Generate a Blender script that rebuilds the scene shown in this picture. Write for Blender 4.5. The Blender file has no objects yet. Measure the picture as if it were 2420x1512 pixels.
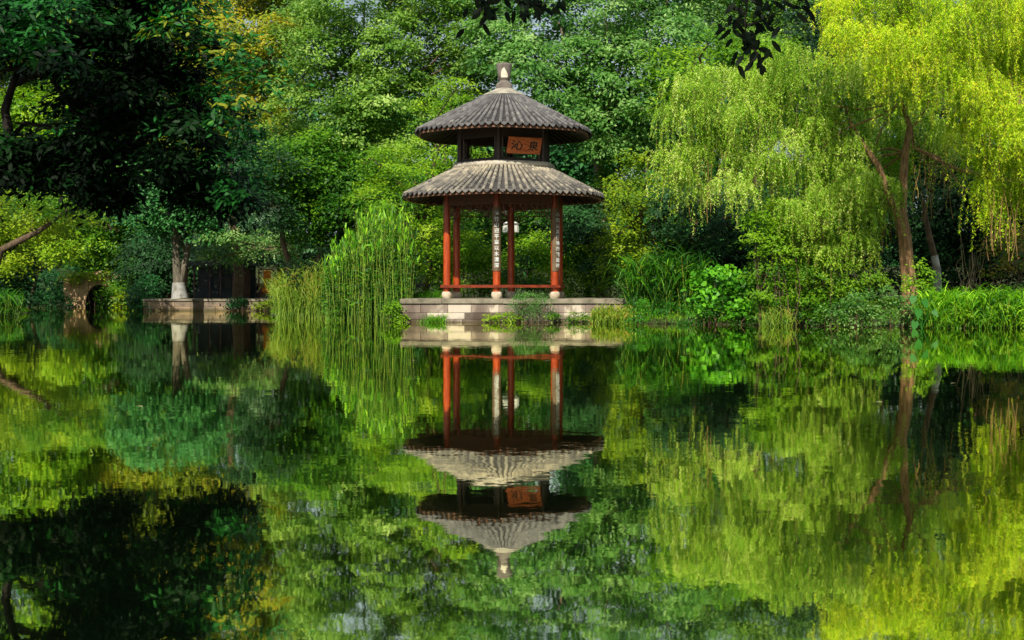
import bpy, math, random
import numpy as np
from mathutils import Vector, Matrix

sc = bpy.context.scene
COL = sc.collection
PI = math.pi
RS = np.random.RandomState(7)
random.seed(7)

# ------------------------------------------------------------------ layout helpers
CAMH, FD, HU, HV = 1.1, 3092.0, 1210.0, 683.0
def P(u, v, D):                       # a point of the survey drawing at distance D -> metres
    return np.array([(u-HU)/FD*D, D, CAMH-(v-HV)/FD*D])
def mpp(D): return D/FD               # metres per survey unit

# ------------------------------------------------------------------ materials
def newmat(name):
    m = bpy.data.materials.new(name); m.use_nodes = True
    nt = m.node_tree; nt.nodes.clear()
    out = nt.nodes.new('ShaderNodeOutputMaterial')
    return m, nt, out
def N(nt, t, **kw):
    n = nt.nodes.new(t)
    for k, v in kw.items():
        if k in n.inputs: n.inputs[k].default_value = v
        else: setattr(n, k, v)
    return n
def ramp(nt, stops, fac=None):
    r = nt.nodes.new('ShaderNodeValToRGB')
    e = r.color_ramp.elements
    while len(e) < len(stops): e.new(0.5)
    for i, (p, c) in enumerate(stops):
        e[i].position = p; e[i].color = (c[0], c[1], c[2], 1)
    if fac is not None: nt.links.new(fac, r.inputs[0])
    return r
def noise(nt, scale, detail=4, rough=.55, vec=None, dist=0.0):
    n = nt.nodes.new('ShaderNodeTexNoise')
    n.inputs['Scale'].default_value = scale; n.inputs['Detail'].default_value = detail
    n.inputs['Roughness'].default_value = rough; n.inputs['Distortion'].default_value = dist
    if vec is None:
        g = nt.nodes.new('ShaderNodeNewGeometry'); vec = g.outputs['Position']
    nt.links.new(vec, n.inputs['Vector'])
    return n
def math_(nt, op, a, b):
    m = nt.nodes.new('ShaderNodeMath'); m.operation = op
    for i, x in enumerate((a, b)):
        if x is None: continue
        if isinstance(x, (int, float)): m.inputs[i].default_value = x
        else: nt.links.new(x, m.inputs[i])
    return m.outputs[0]
def leafmat(name, dark, mid, light, trans=.35, rough=.5, tip=None, nscale=.35, namp=.5, spec=.35):
    m, nt, out = newmat(name)
    at = N(nt, 'ShaderNodeAttribute', attribute_name='tone')
    nz = noise(nt, nscale, 3)
    s = math_(nt, 'MULTIPLY_ADD', nz.outputs[0], namp)
    nt.nodes[-1].inputs[2].default_value = -.5*namp
    f = math_(nt, 'ADD', at.outputs['Fac'], s)
    st = [(0.08, dark), (.5, mid), (.85, light)]
    if tip: st.append((1.0, tip))
    r = ramp(nt, st, f)
    p = N(nt, 'ShaderNodeBsdfPrincipled', Roughness=rough)
    p.inputs['Specular IOR Level'].default_value = spec
    nt.links.new(r.outputs[0], p.inputs['Base Color'])
    if trans > 0:
        t = N(nt, 'ShaderNodeBsdfTranslucent')
        hs = N(nt, 'ShaderNodeHueSaturation', Hue=.495, Saturation=1.15, Value=1.15)
        nt.links.new(r.outputs[0], hs.inputs['Color']); nt.links.new(hs.outputs[0], t.inputs[0])
        mx = N(nt, 'ShaderNodeMixShader'); mx.inputs[0].default_value = trans
        nt.links.new(p.outputs[0], mx.inputs[1]); nt.links.new(t.outputs[0], mx.inputs[2])
        nt.links.new(mx.outputs[0], out.inputs[0])
    else:
        nt.links.new(p.outputs[0], out.inputs[0])
    return m
def plainmat(name, stops, scale=6, rough=.7, detail=5, bump=0.0, bscale=20, attr=None, spec=.4, stretch=None, amp=1.0, wet=None):
    m, nt, out = newmat(name)
    vec = None
    if stretch:
        g = nt.nodes.new('ShaderNodeNewGeometry'); vm = N(nt, 'ShaderNodeVectorMath', operation='MULTIPLY')
        nt.links.new(g.outputs['Position'], vm.inputs[0]); vm.inputs[1].default_value = stretch; vec = vm.outputs[0]
    nz = noise(nt, scale, detail, .6, vec)
    f = nz.outputs[0]
    if attr:
        at = N(nt, 'ShaderNodeAttribute', attribute_name='tone')
        a = math_(nt, 'MULTIPLY_ADD', f, amp); nt.nodes[-1].inputs[2].default_value = -.5*amp
        f = math_(nt, 'ADD', a, at.outputs['Fac'])
    r = ramp(nt, stops, f)
    p = N(nt, 'ShaderNodeBsdfPrincipled', Roughness=rough)
    p.inputs['Specular IOR Level'].default_value = spec
    colr=r.outputs[0]
    if wet:
        g2=nt.nodes.new('ShaderNodeNewGeometry'); sp_=nt.nodes.new('ShaderNodeSeparateXYZ'); nt.links.new(g2.outputs['Position'],sp_.inputs[0])
        wn=noise(nt,2.2,4); hz=math_(nt,'MULTIPLY_ADD',wn.outputs[0],-.5); nt.nodes[-1].inputs[2].default_value=.25
        zz=math_(nt,'ADD',sp_.outputs[2],hz)
        mr_=N(nt,'ShaderNodeMapRange'); nt.links.new(zz,mr_.inputs[0]); mr_.inputs[1].default_value=.04; mr_.inputs[2].default_value=.22; mr_.inputs[3].default_value=.85; mr_.inputs[4].default_value=0
        mc=N(nt,'ShaderNodeMixRGB'); nt.links.new(mr_.outputs[0],mc.inputs[0]); nt.links.new(colr,mc.inputs[1]); mc.inputs[2].default_value=(*wet,1); colr=mc.outputs[0]
    nt.links.new(colr, p.inputs['Base Color'])
    if bump:
        n2 = noise(nt, bscale, 4, .6, vec)
        b = N(nt, 'ShaderNodeBump', Strength=bump, Distance=.02)
        nt.links.new(n2.outputs[0], b.inputs['Height']); nt.links.new(b.outputs[0], p.inputs['Normal'])
    nt.links.new(p.outputs[0], out.inputs[0])
    return m

M = {}
M['leaf_mimosa'] = leafmat('mimosa_leaf', (.035,.12,.010), (.18,.37,.04), (.44,.64,.13), .4, tip=(.56,.74,.22))
M['leaf_mimosa2'] = leafmat('mimosa_leaf_blue', (.03,.12,.018), (.14,.35,.06), (.36,.58,.17), .4, tip=(.50,.70,.28))
M['leaf_bright'] = leafmat('bright_leaf', (.05,.18,.004), (.20,.42,.010), (.46,.66,.03), .4)
M['leaf_yellow'] = leafmat('yellow_leaf', (.09,.16,.006), (.26,.36,.014), (.50,.50,.03), .4, tip=(.7,.5,.04))
M['leaf_olive'] = leafmat('olive_leaf', (.04,.12,.004), (.18,.33,.008), (.42,.56,.018), .38)
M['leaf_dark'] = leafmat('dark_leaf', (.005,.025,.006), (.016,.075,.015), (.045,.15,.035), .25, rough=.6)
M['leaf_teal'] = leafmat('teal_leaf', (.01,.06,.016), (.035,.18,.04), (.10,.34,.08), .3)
M['leaf_mid'] = leafmat('mid_leaf', (.015,.09,.004), (.10,.28,.008), (.32,.52,.025), .36)
M['leaf_willow'] = leafmat('willow_leaf', (.03,.13,.003), (.24,.50,.014), (.62,.90,.09), .38, nscale=1.3, namp=.6, tip=(.92,1.0,.34))
M['leaf_willow2'] = leafmat('golden_willow_leaf', (.06,.20,.002), (.36,.62,.005), (.74,.94,.02), .38, nscale=1.1, namp=.6, tip=(.95,.92,.06))
M['leaf_shade'] = leafmat('shaded_leaf', (.001,.004,.001), (.002,.012,.002), (.008,.040,.006), .1, rough=.6, spec=.12)  # near-black colour stands in for shade on the leaves
M['leaf_haze'] = leafmat('hazy_leaf', (.05,.13,.07), (.12,.25,.13), (.22,.38,.19), .3)  # pale tones put the distance haze into the leaf colour
M['leaf_near'] = leafmat('broad_near_leaf', (.002,.018,.003), (.010,.10,.010), (.045,.26,.045), .3, rough=.5, tip=(.40,.38,.02), spec=.25)
M['leaf_reed'] = leafmat('reed_blade', (.008,.06,.002), (.06,.26,.005), (.26,.62,.015), .3, nscale=.8, tip=(.5,.92,.03))
M['leaf_reed_dry'] = leafmat('sedge_blade', (.05,.14,.008), (.17,.34,.02), (.42,.56,.06), .35, tip=(.6,.42,.08), nscale=.8)
M['leaf_kudzu'] = leafmat('broad_creeper_leaf', (.02,.12,.004), (.08,.33,.008), (.19,.55,.02), .3, namp=.9, nscale=2)
M['leaf_grass'] = leafmat('lawn_blade', (.04,.13,.004), (.13,.33,.008), (.28,.50,.02), .3, nscale=.5)
M['leaf_rust'] = leafmat('rusty_leaf', (.05,.12,.006), (.16,.28,.01), (.40,.26,.05), .35, tip=(.5,.2,.06))
M['leaf_taro'] = leafmat('taro_leaf', (.015,.10,.01), (.04,.22,.02), (.10,.36,.04), .2, rough=.5)
M['bark'] = plainmat('bark', [(.3,(.045,.03,.018)), (.55,(.13,.085,.05)), (.8,(.24,.17,.10))], 5, .9, bump=.8, bscale=14, stretch=(3,3,.7))
M['bark_pale'] = plainmat('pale_bark', [(.3,(.12,.09,.055)), (.55,(.26,.2,.13)), (.8,(.40,.33,.22))], 4, .9, bump=.6, bscale=12, stretch=(3,3,.7))
M['bark_grey'] = plainmat('grey_bark', [(.3,(.06,.05,.035)), (.55,(.16,.14,.10)), (.8,(.26,.23,.17))], 4, .9, bump=.6, bscale=12, stretch=(3,3,.7))
M['bark_willow'] = plainmat('willow_bark', [(.28,(.10,.05,.02)), (.5,(.30,.17,.08)), (.8,(.48,.31,.17))], 5, .9, bump=1, bscale=16, stretch=(3,3,.6))
M['bark_dark'] = plainmat('dark_bark', [(.3,(.006,.005,.004)), (.7,(.03,.022,.014))], 5, .9, bump=.6, bscale=12)
M['whitewash'] = plainmat('whitewash', [(.3,(.14,.12,.08)), (.5,(.34,.33,.30)), (.8,(.50,.50,.48))], 4, .9, bump=.4, bscale=16)
M['wood_red'] = plainmat('lacquered_red_column', [(.25,(.12,.016,.004)), (.5,(.42,.055,.009)), (.8,(.62,.11,.018))], 3, .35, bump=.15, bscale=20, stretch=(4,4,.6), spec=.5)
M['bench_red'] = plainmat('worn_red_bench', [(.25,(.08,.012,.005)), (.5,(.22,.035,.012)), (.8,(.36,.07,.022))], 4, .5, bump=.2, bscale=20, stretch=(1,1,4))
M['wood_dark'] = plainmat('dark_brown_timber', [(.3,(.012,.007,.006)), (.7,(.045,.02,.014))], 5, .5, bump=.2, bscale=20, stretch=(1,1,3))
M['wood_brown'] = plainmat('brown_beam', [(.3,(.05,.018,.01)), (.7,(.14,.05,.025))], 4, .55, bump=.2, bscale=20, stretch=(2,2,5))
M['fascia'] = plainmat('weathered_fascia', [(.3,(.07,.03,.02)), (.55,(.22,.11,.065)), (.8,(.46,.29,.17))], 2.2, .75, bump=.3, bscale=18)
M['plaque'] = plainmat('brown_plaque', [(.3,(.09,.055,.03)), (.7,(.20,.13,.07))], 4, .6, stretch=(3,3,.6))
M['letter_white'] = plainmat('pale_letter_paint', [(.3,(.62,.66,.62)), (.7,(.8,.82,.78))], 20, .7)
M['letter_black'] = plainmat('black_letter_paint', [(.3,(.008,.006,.005)), (.7,(.02,.012,.01))], 20, .6)
M['sign'] = plainmat('orange_sign_board', [(.3,(.55,.10,.03)), (.55,(.85,.22,.07)), (.8,(.90,.30,.10))], 3, .5, stretch=(1,1,5))
M['tile'] = plainmat('weathered_grey_tile', [(.18,(.045,.042,.044)), (.42,(.13,.125,.125)), (.64,(.21,.20,.19)), (.95,(.38,.35,.30))], 3.2, .85, attr=True, bump=.5, bscale=30, amp=.25)
M['reed_stem'] = leafmat('reed_stem', (.03,.12,.005), (.10,.26,.012), (.34,.46,.05), .2, nscale=2)
M['old_plaster'] = plainmat('cream_plaster_patch', [(.3,(.62,.55,.42)), (.7,(.82,.76,.62))], 9, .8)
M['tile_lower'] = plainmat('lichened_lower_tile', [(.18,(.05,.045,.045)), (.40,(.16,.15,.135)), (.60,(.30,.27,.21)), (.88,(.60,.53,.39))], 1.6, .85, attr=True, bump=.5, bscale=30, amp=.5)
M['plaster'] = plainmat('weathered_plaster', [(.3,(.16,.15,.13)), (.5,(.40,.36,.28)), (.75,(.55,.50,.40))], 4, .85, bump=.3, bscale=25)
M['ring_plaster'] = plainmat('pale_ring_plaster', [(.3,(.28,.25,.20)), (.5,(.50,.45,.36)), (.75,(.64,.58,.47))], 3, .85, bump=.3, bscale=25)
M['finial'] = plainmat('finial_stone', [(.35,(.12,.095,.08)), (.55,(.22,.19,.165)), (.64,(.30,.26,.22)), (.68,(.85,.78,.62))], 2.2, .85, bump=.3, bscale=25)
M['drum'] = plainmat('cream_base_stone', [(.3,(.42,.34,.24)), (.6,(.68,.58,.44)), (.8,(.76,.67,.52))], 6, .85, bump=.3, bscale=30)
M['lamp_white'] = plainmat('white_lantern', [(.3,(.85,.84,.76)), (.7,(.92,.91,.86))], 8, .6)
M['coping'] = plainmat('coping_stone', [(.3,(.13,.12,.08)), (.55,(.30,.26,.19)), (.8,(.42,.37,.28))], 2.5, .9, bump=.6, bscale=18)
M['quay_stone'] = plainmat('quay_stone', [(.3,(.13,.10,.08)), (.5,(.27,.21,.15)), (.62,(.44,.31,.20)), (.8,(.60,.43,.27))], 1.1, .9, bump=.6, bscale=14, attr=True, amp=1.1, wet=(.08,.07,.03))
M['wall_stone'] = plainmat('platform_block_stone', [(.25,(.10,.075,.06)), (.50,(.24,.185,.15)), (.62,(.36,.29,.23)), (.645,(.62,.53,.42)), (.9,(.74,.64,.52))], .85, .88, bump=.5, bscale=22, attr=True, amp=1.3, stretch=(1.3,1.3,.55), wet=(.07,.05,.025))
M['bridge_stone'] = plainmat('bridge_stone', [(.3,(.20,.11,.05)), (.5,(.50,.33,.18)), (.8,(.68,.50,.32))], 2.2, .9, bump=.9, bscale=8)
M['shed_dark_arch_shade'] = plainmat('dark_teal_board_arch_shade', [(.3,(.010,.018,.024)), (.7,(.028,.04,.05))], 3, .6)
M['shed_post'] = plainmat('purple_brown_post', [(.3,(.06,.03,.04)), (.7,(.12,.065,.08))], 3, .6)
M['shed_brown'] = plainmat('brown_board', [(.3,(.07,.035,.022)), (.7,(.14,.07,.045))], 3, .7)
M['orange'] = plainmat('orange_cloth', [(.3,(.60,.14,.015)), (.7,(.85,.28,.03))], 6, .8)
M['skin'] = plainmat('skin', [(.3,(.45,.28,.20)), (.7,(.55,.36,.26))], 9, .6)
M['cloth_dark'] = plainmat('black_cloth', [(.3,(.006,.008,.02)), (.7,(.015,.018,.03))], 9, .8)
M['hair'] = plainmat('grey_hair', [(.3,(.14,.15,.17)), (.7,(.25,.26,.28))], 30, .7)

# ------------------------------------------------------------------ object helpers
def tag(o, label=None, cat=None, group=None, kind=None):
    if label: o['label'] = label
    if cat: o['category'] = cat
    if group: o['group'] = group
    if kind: o['kind'] = kind
    return o
def empty(name, loc=(0,0,0)):
    o = bpy.data.objects.new(name, None); COL.objects.link(o); o.location = loc
    o.empty_display_size = .2
    return o
def thing(name, label, cat, loc=(0,0,0), group=None):
    return tag(empty(name, loc), label, cat, group)
def link(name, me, mat, parent=None):
    o = bpy.data.objects.new(name, me); COL.objects.link(o)
    if mat: me.materials.append(mat)
    if parent:
        o.parent = parent
        o.matrix_parent_inverse = Matrix.Translation(-Vector(parent.location))
    return o

class L:                                # leaf / blade collector (numpy)
    def __init__(s): s.v=[]; s.k=[]; s.t=[]
    def add(s, V, tone):                # V (n,k,3)
        if len(V)==0: return
        s.v.append(np.asarray(V,dtype=np.float32).reshape(-1,3)); s.k.append(np.full(V.shape[0],V.shape[1],dtype=np.int32))
        s.t.append(np.clip(np.asarray(tone,dtype=np.float32),0,1))
    def build(s, name, mat, parent=None):
        v=np.concatenate(s.v); k=np.concatenate(s.k); t=np.concatenate(s.t)
        me=bpy.data.meshes.new(name)
        me.vertices.add(len(v)); me.vertices.foreach_set('co', v.ravel())
        me.loops.add(len(v)); me.loops.foreach_set('vertex_index', np.arange(len(v),dtype=np.int32))
        me.polygons.add(len(k)); st=np.concatenate(([0],np.cumsum(k)[:-1])).astype(np.int32)
        me.polygons.foreach_set('loop_start', st)
        a=me.attributes.new('tone','FLOAT','FACE'); a.data.foreach_set('value', t)
        me.update(calc_edges=True)
        return link(name, me, mat, parent)
    def n(s): return sum(len(x) for x in s.k)

class G:                                # solid collector
    def __init__(s): s.v=[]; s.f=[]; s.t=[]; s.sm=[]
    def add(s, vs, fs, tone=.5, smooth=False):
        b=len(s.v); s.v += [tuple(map(float,p)) for p in vs]
        for f in fs: s.f.append(tuple(b+i for i in f)); s.t.append(tone); s.sm.append(smooth)
    def box(s, c, size, rz=0, tone=.5, rx=0):
        hx,hy,hz=[x/2 for x in size]
        R=Matrix.Rotation(rz,3,'Z')@Matrix.Rotation(rx,3,'X')
        vs=[R@Vector((x*hx,y*hy,z*hz))+Vector(c) for z in(-1,1) for y in(-1,1) for x in(-1,1)]
        s.add(vs,[(0,2,3,1),(4,5,7,6),(0,1,5,4),(2,6,7,3),(0,4,6,2),(1,3,7,5)],tone)
    def bar(s, a, b, w, h=None, tone=.5):
        a=Vector(a); b=Vector(b); h=h or w; d=(b-a); ln=d.length; d.normalize()
        up=Vector((0,0,1)) if abs(d.z)<.95 else Vector((0,1,0))
        sx=d.cross(up).normalized(); uz=sx.cross(d)
        vs=[]
        for p in (a,b):
            for i,j in ((-1,-1),(1,-1),(1,1),(-1,1)): vs.append(p+sx*i*w/2+uz*j*h/2)
        s.add(vs,[(0,1,2,3),(7,6,5,4),(0,4,5,1),(1,5,6,2),(2,6,7,3),(3,7,4,0)],tone)
    def tube(s, pts, rad, sides=8, tone=.5, cap=True):
        pts=[Vector(p) for p in pts]; n=len(pts)
        if not hasattr(rad,'__len__'): rad=[rad]*n
        vs=[]; ref=Vector((.13,.98,.1))
        for i,p in enumerate(pts):
            d=(pts[min(i+1,n-1)]-pts[max(i-1,0)]).normalized()
            if abs(d.dot(ref))>.93: r2=Vector((1,0,.1))
            else: r2=ref
            x=d.cross(r2).normalized(); y=d.cross(x)
            for k in range(sides):
                a=2*PI*k/sides; vs.append(p+(x*math.cos(a)+y*math.sin(a))*rad[i])
        fs=[]
        for i in range(n-1):
            for k in range(sides):
                k2=(k+1)%sides; fs.append((i*sides+k,i*sides+k2,(i+1)*sides+k2,(i+1)*sides+k))
        s.add(vs,fs,tone,True)
        if cap:
            s.add(vs[:sides],[tuple(range(sides))],tone); s.add(vs[-sides:],[tuple(range(sides-1,-1,-1))],tone)
    def lathe(s, c, prof, seg=24, tone=.5, smooth=True, rho=None):
        vs=[]
        for r,z in prof:
            for k in range(seg):
                a=2*PI*k/seg; q=rho(a) if rho else 1
                vs.append((c[0]+r*q*math.sin(a), c[1]-r*q*math.cos(a), c[2]+z))
        fs=[]
        for i in range(len(prof)-1):
            for k in range(seg):
                k2=(k+1)%seg; fs.append((i*seg+k,i*seg+k2,(i+1)*seg+k2,(i+1)*seg+k))
        s.add(vs,fs,tone,smooth)
    def build(s, name, mat, parent=None):
        me=bpy.data.meshes.new(name); me.from_pydata(s.v,[],s.f)
        me.polygons.foreach_set('use_smooth', s.sm)
        a=me.attributes.new('tone','FLOAT','FACE'); a.data.foreach_set('value', [float(x) for x in s.t])
        me.update()
        return link(name, me, mat, parent)

# ------------------------------------------------------------------ foliage generators
def unit(a): return a/np.maximum(np.linalg.norm(a,axis=-1,keepdims=True),1e-9)
DIA=np.array([[0,0,0],[.42,.5,.04],[1,0,0],[.42,-.5,.04]])
OVAL=np.array([[0,0,0],[.22,.38,.03],[.62,.42,.03],[1,0,-.04],[.62,-.42,.03],[.22,-.38,.03]])
HEART=np.array([[.12,0,0],[-.08,.25,.02],[.18,.5,.05],[.6,.4,.03],[1,0,-.06],[.6,-.4,.03],[.18,-.5,.05],[-.08,-.25,.02]])
def leaves(acc, p, d, nrm, ln, wd, tone, shape=DIA):
    d=unit(d); s=unit(np.cross(nrm,d)); n=np.cross(d,s)
    ln=np.broadcast_to(ln,(len(p),))[:,None,None]; wd=np.broadcast_to(wd,(len(p),))[:,None,None]
    T=shape[None]
    V=p[:,None,:]+d[:,None,:]*T[:,:,0:1]*ln+s[:,None,:]*T[:,:,1:2]*wd+n[:,None,:]*T[:,:,2:3]*ln
    acc.add(V,tone)
def foliage(acc, blobs, leaf, cr, dens, lpc, flat=.5, up=.8, tmu=.5, tv=.16, shape=DIA, droop=.3, zmin=None, fill=.55, spread=None):
    for (cx,cy,cz,rx,ry,rz) in blobs:
        area=4*PI*((rx*ry)**1.6/3+(rx*rz)**1.6/3+(ry*rz)**1.6/3)**(1/1.6)
        n=max(4,int(dens*area))
        u=unit(RS.normal(size=(n,3))); u[:,2]=np.where(u[:,2]<-.5,-u[:,2],u[:,2])
        rr=fill+(1-fill)*RS.rand(n,1)**.7
        c=np.array([cx,cy,cz])+u*rr*np.array([rx,ry,rz])
        bt=RS.normal(0,.06)
        ct=tmu+bt+RS.normal(0,tv*.8,n)+.10*u[:,2]  # last term lightens blob tops, shading from above put into the tone
        m=max(3,lpc)
        k=RS.randint(int(m*.6),int(m*1.4)+1,n); idx=np.repeat(np.arange(n),k); q=len(idx)
        o=RS.normal(size=(q,3))*.5*cr*(.7+.6*RS.rand(n,1))[idx]
        o[:,2]*=flat
        # umbrella shape: the clump sags toward its rim
        rh=np.hypot(o[:,0],o[:,1])/cr; o[:,2]-=rh**2*cr*.35
        p=c[idx]+o
        nr=unit(.5*u[idx]+np.array([0,-.42,up])+.40*RS.normal(size=(q,3)))
        d=RS.normal(size=(q,3))*.7+unit(o)*.9+np.array([0,0,-droop]); d-=nr*np.sum(d*nr,1,keepdims=True)
        l=leaf[0]*(.65+.7*RS.rand(q)); w=leaf[1]*(.7+.6*RS.rand(q))
        t=ct[idx]+RS.normal(0,tv*.45,q)
        if zmin is not None:
            ok=p[:,2]>zmin; p,d,nr,l,w,t=p[ok],d[ok],nr[ok],l[ok],w[ok],t[ok]
        leaves(acc,p,d,nr,l,w,t,shape)
def inpoly(x,y,poly):
    c=False; j=len(poly)-1
    for i in range(len(poly)):
        xi,yi=poly[i]; xj,yj=poly[j]
        if (yi>y)!=(yj>y) and x<(xj-xi)*(y-yi)/(yj-yi)+xi: c=not c
        j=i
    return c
def fillblobs(poly, D, n, r, dd=2.0, asp=.75):
    us=[p[0] for p in poly]; vs=[p[1] for p in poly]; out=[]; tries=0; pts=[]
    while len(out)<n and tries<6000:
        tries+=1
        u=random.uniform(min(us),max(us)); v=random.uniform(min(vs),max(vs))
        if not inpoly(u,v,poly): continue
        if pts and min(math.hypot(u-a,(v-b)*1.2) for a,b in pts) < (1-.0001*tries)*.75*math.sqrt((max(us)-min(us))*(max(vs)-min(vs))/n): continue
        pts.append((u,v)); d=D+random.uniform(-dd,dd); p=P(u,v,d); s=random.uniform(.75,1.25)*r
        out.append((p[0],p[1],p[2],s,s,s*asp))
    return out
def curve(a,b,sag=0,n=6,wob=.0):
    a=np.array(a,float); b=np.array(b,float); out=[]
    L_=np.linalg.norm(b-a)
    for i in range(n+1):
        t=i/n; p=a+(b-a)*t; p[2]+=sag*math.sin(PI*t)
        if 0<i<n: p+=RS.normal(0,wob*L_,3)
        out.append(p)
    return out
def limbs(g, root, blobs, r0=.12, twigs=3, every=1, tr=.02):
    for b in blobs[::every]:
        c=np.array(b[:3]); 
        g.tube(curve(root,c,.25,6,.035),[r0*(1-.82*i/6) for i in range(7)],6,cap=False)
        for _ in range(twigs):
            u=unit(RS.normal(size=3)); u[2]=abs(u[2])*.8
            e=c+u*np.array(b[3:6])*.95
            g.tube(curve(c,e,.05,3,.05),[tr,tr*.8,tr*.6,tr*.3],5,cap=False)
def tree(name, label, cat, trunk_pts, trunk_r, blobs, mat, bark='bark', leaf=(.16,.07), cr=.55, dens=1.3, lpc=60,
         group=None, lr=.1, twigs=2, every=2, white=None, sides=10, **kw):
    b=trunk_pts[0]
    t=thing(name,label,cat,(float(b[0]),float(b[1]),float(b[2])),group)
    g=G(); g.tube(trunk_pts,trunk_r,sides,cap=False); limbs(g,trunk_pts[-1],blobs,lr,twigs,every)
    g.build('trunk',M[bark],t)
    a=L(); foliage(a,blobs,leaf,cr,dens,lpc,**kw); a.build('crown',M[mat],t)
    return t

# strips (blades): N strips of K segments
def strips(acc, base, d0, ln, wd, droop, K=4, tone=.5, tap=1.0, side=None):
    n=len(base); d0=unit(d0); ln=np.broadcast_to(ln,(n,)); wd=np.broadcast_to(wd,(n,)); droop=np.broadcast_to(droop,(n,))
    p=base.copy(); d=d0.copy()
    if side is None:
        sd=unit(np.cross(d0,RS.normal(size=(n,3))))
    else: sd=side
    prev=p; pw=wd*.7
    tone=np.broadcast_to(tone,(n,))
    for k in range(K):
        d=unit(d+np.array([0,0,-1])*droop[:,None]/K*(k+.5))
        nx=prev+d*(ln/K)[:,None]
        w=wd*(1-((k+1)/K)**2*tap)+.001
        V=np.stack([prev-sd*pw[:,None]/2,prev+sd*pw[:,None]/2,nx+sd*w[:,None]/2,nx-sd*w[:,None]/2],1)
        acc.add(V,tone+.05*k)
        prev=nx; pw=w
    return prev

# ------------------------------------------------------------------ world, sun, camera
w=bpy.data.worlds.new('World'); sc.world=w; w.use_nodes=True
nt=w.node_tree; nt.nodes.clear()
SUN_EL, SUN_AZ = math.radians(37), math.radians(-14)     # azimuth from straight behind the camera, toward the left
sky=nt.nodes.new('ShaderNodeTexSky'); sky.sky_type='NISHITA'; sky.sun_disc=False
sky.sun_elevation=SUN_EL; sky.dust_density=2.5; sky.air_density=1.0; sky.ozone_density=1.0
to_sun=Vector((math.sin(SUN_AZ)*math.cos(SUN_EL), -math.cos(SUN_AZ)*math.cos(SUN_EL), math.sin(SUN_EL)))
sky.sun_rotation=math.atan2(to_sun.x,to_sun.y)
bg=nt.nodes.new('ShaderNodeBackground'); bg.inputs[1].default_value=.095
wo=nt.nodes.new('ShaderNodeOutputWorld')
tc=nt.nodes.new('ShaderNodeTexCoord'); cn=noise(nt,5,5,.6,tc.outputs['Generated'])
cm=N(nt,'ShaderNodeMapRange'); nt.links.new(cn.outputs[0],cm.inputs[0]); cm.inputs[1].default_value=.35; cm.inputs[2].default_value=.65; cm.inputs[3].default_value=.2; cm.inputs[4].default_value=.8
cx=N(nt,'ShaderNodeMixRGB'); nt.links.new(cm.outputs[0],cx.inputs[0]); nt.links.new(sky.outputs[0],cx.inputs[1]); cx.inputs[2].default_value=(6.2,7.4,7.8,1)
nt.links.new(cx.outputs[0],bg.inputs[0]); nt.links.new(bg.outputs[0],wo.inputs[0])
sl=bpy.data.lights.new('sun','SUN'); sl.energy=5.0; sl.angle=math.radians(.6); sl.color=(1,.93,.80)
so=bpy.data.objects.new('sun',sl); COL.objects.link(so); so.rotation_euler=to_sun.to_track_quat('Z','Y').to_euler()
so.location=(-10,-10,30)
cam=bpy.data.cameras.new('camera'); co=bpy.data.objects.new('camera',cam); COL.objects.link(co); sc.camera=co
co.location=(0,0,CAMH); co.rotation_euler=(PI/2,0,0)
cam.sensor_width=36; cam.lens=36*3680/2880; cam.clip_end=2000; cam.clip_start=.1
cam.shift_y=-(900-812.5)/2880
sc.view_settings.view_transform='Standard'; sc.view_settings.look='None'; sc.view_settings.exposure=0; sc.view_settings.gamma=1
sc.render.engine='CYCLES'
cy=sc.cycles; cy.max_bounces=5; cy.diffuse_bounces=2; cy.glossy_bounces=3; cy.transmission_bounces=3; cy.transparent_max_bounces=4
cy.caustics_reflective=False; cy.caustics_refractive=False; cy.sample_clamp_indirect=4
cy.use_denoising=True

# ------------------------------------------------------------------ ground and water
pond=[(-1.8,-6),(-2.2,3),(-6.5,12),(-14,32),(-20.6,50),(-22,60),(-32,76),(-32,80),(-19.5,80),(-18.9,66.6),(-12,66.6),(-10.2,55),(-6,48.2),(-3.4,47),(-3.4,43.6),
      (3.4,43.6),(4.2,41.2),(7,40),(10.5,39.2),(15.5,38.6),(17.5,36),(11,14),(4.5,3),(4,-6)]
def sdist(X,Y):
    d=np.full(X.shape,1e9); ins=np.zeros(X.shape,bool); n=len(pond)
    for i in range(n):
        x1,y1=pond[i]; x2,y2=pond[(i+1)%n]
        ex,ey=x2-x1,y2-y1; t=np.clip(((X-x1)*ex+(Y-y1)*ey)/(ex*ex+ey*ey),0,1)
        d=np.minimum(d,np.hypot(X-x1-t*ex,Y-y1-t*ey))
        c=((y1>Y)!=(y2>Y))&(X<(ex*(Y-y1)/(ey if abs(ey)>1e-9 else 1e-9)+x1)); ins^=c
    return np.where(ins,-d,d)
def gz(X,Y):
    X=np.asarray(X,float); Y=np.asarray(Y,float)
    d=sdist(X,Y)
    z=np.clip(d*.55,-.9,.12)+np.clip(d-.2,0,3)*.14
    z=z+np.clip(Y-84,0,30)*.16+.05*np.sin(X*.7+Y*.3)*(d>.6)+np.clip(np.abs(X)-28,0,20)*.08
    return z
def axis(lo,hi,fl,fh,fine,coarse):
    a=[]; x=lo
    while x<hi:
        a.append(x); x+=fine if fl<=x<fh else coarse
    return np.array(a)
gx=axis(-400,400,-34,22,.5,8); gy=axis(-60,600,-6,84,.5,8)
XX,YY=np.meshgrid(gx,gy); ZZ=gz(XX,YY); 
nv=np.stack([XX,YY,ZZ],-1).reshape(-1,3).astype(np.float32)
nx_,ny_=len(gx),len(gy); ii=np.arange(nx_*ny_).reshape(ny_,nx_)
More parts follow.
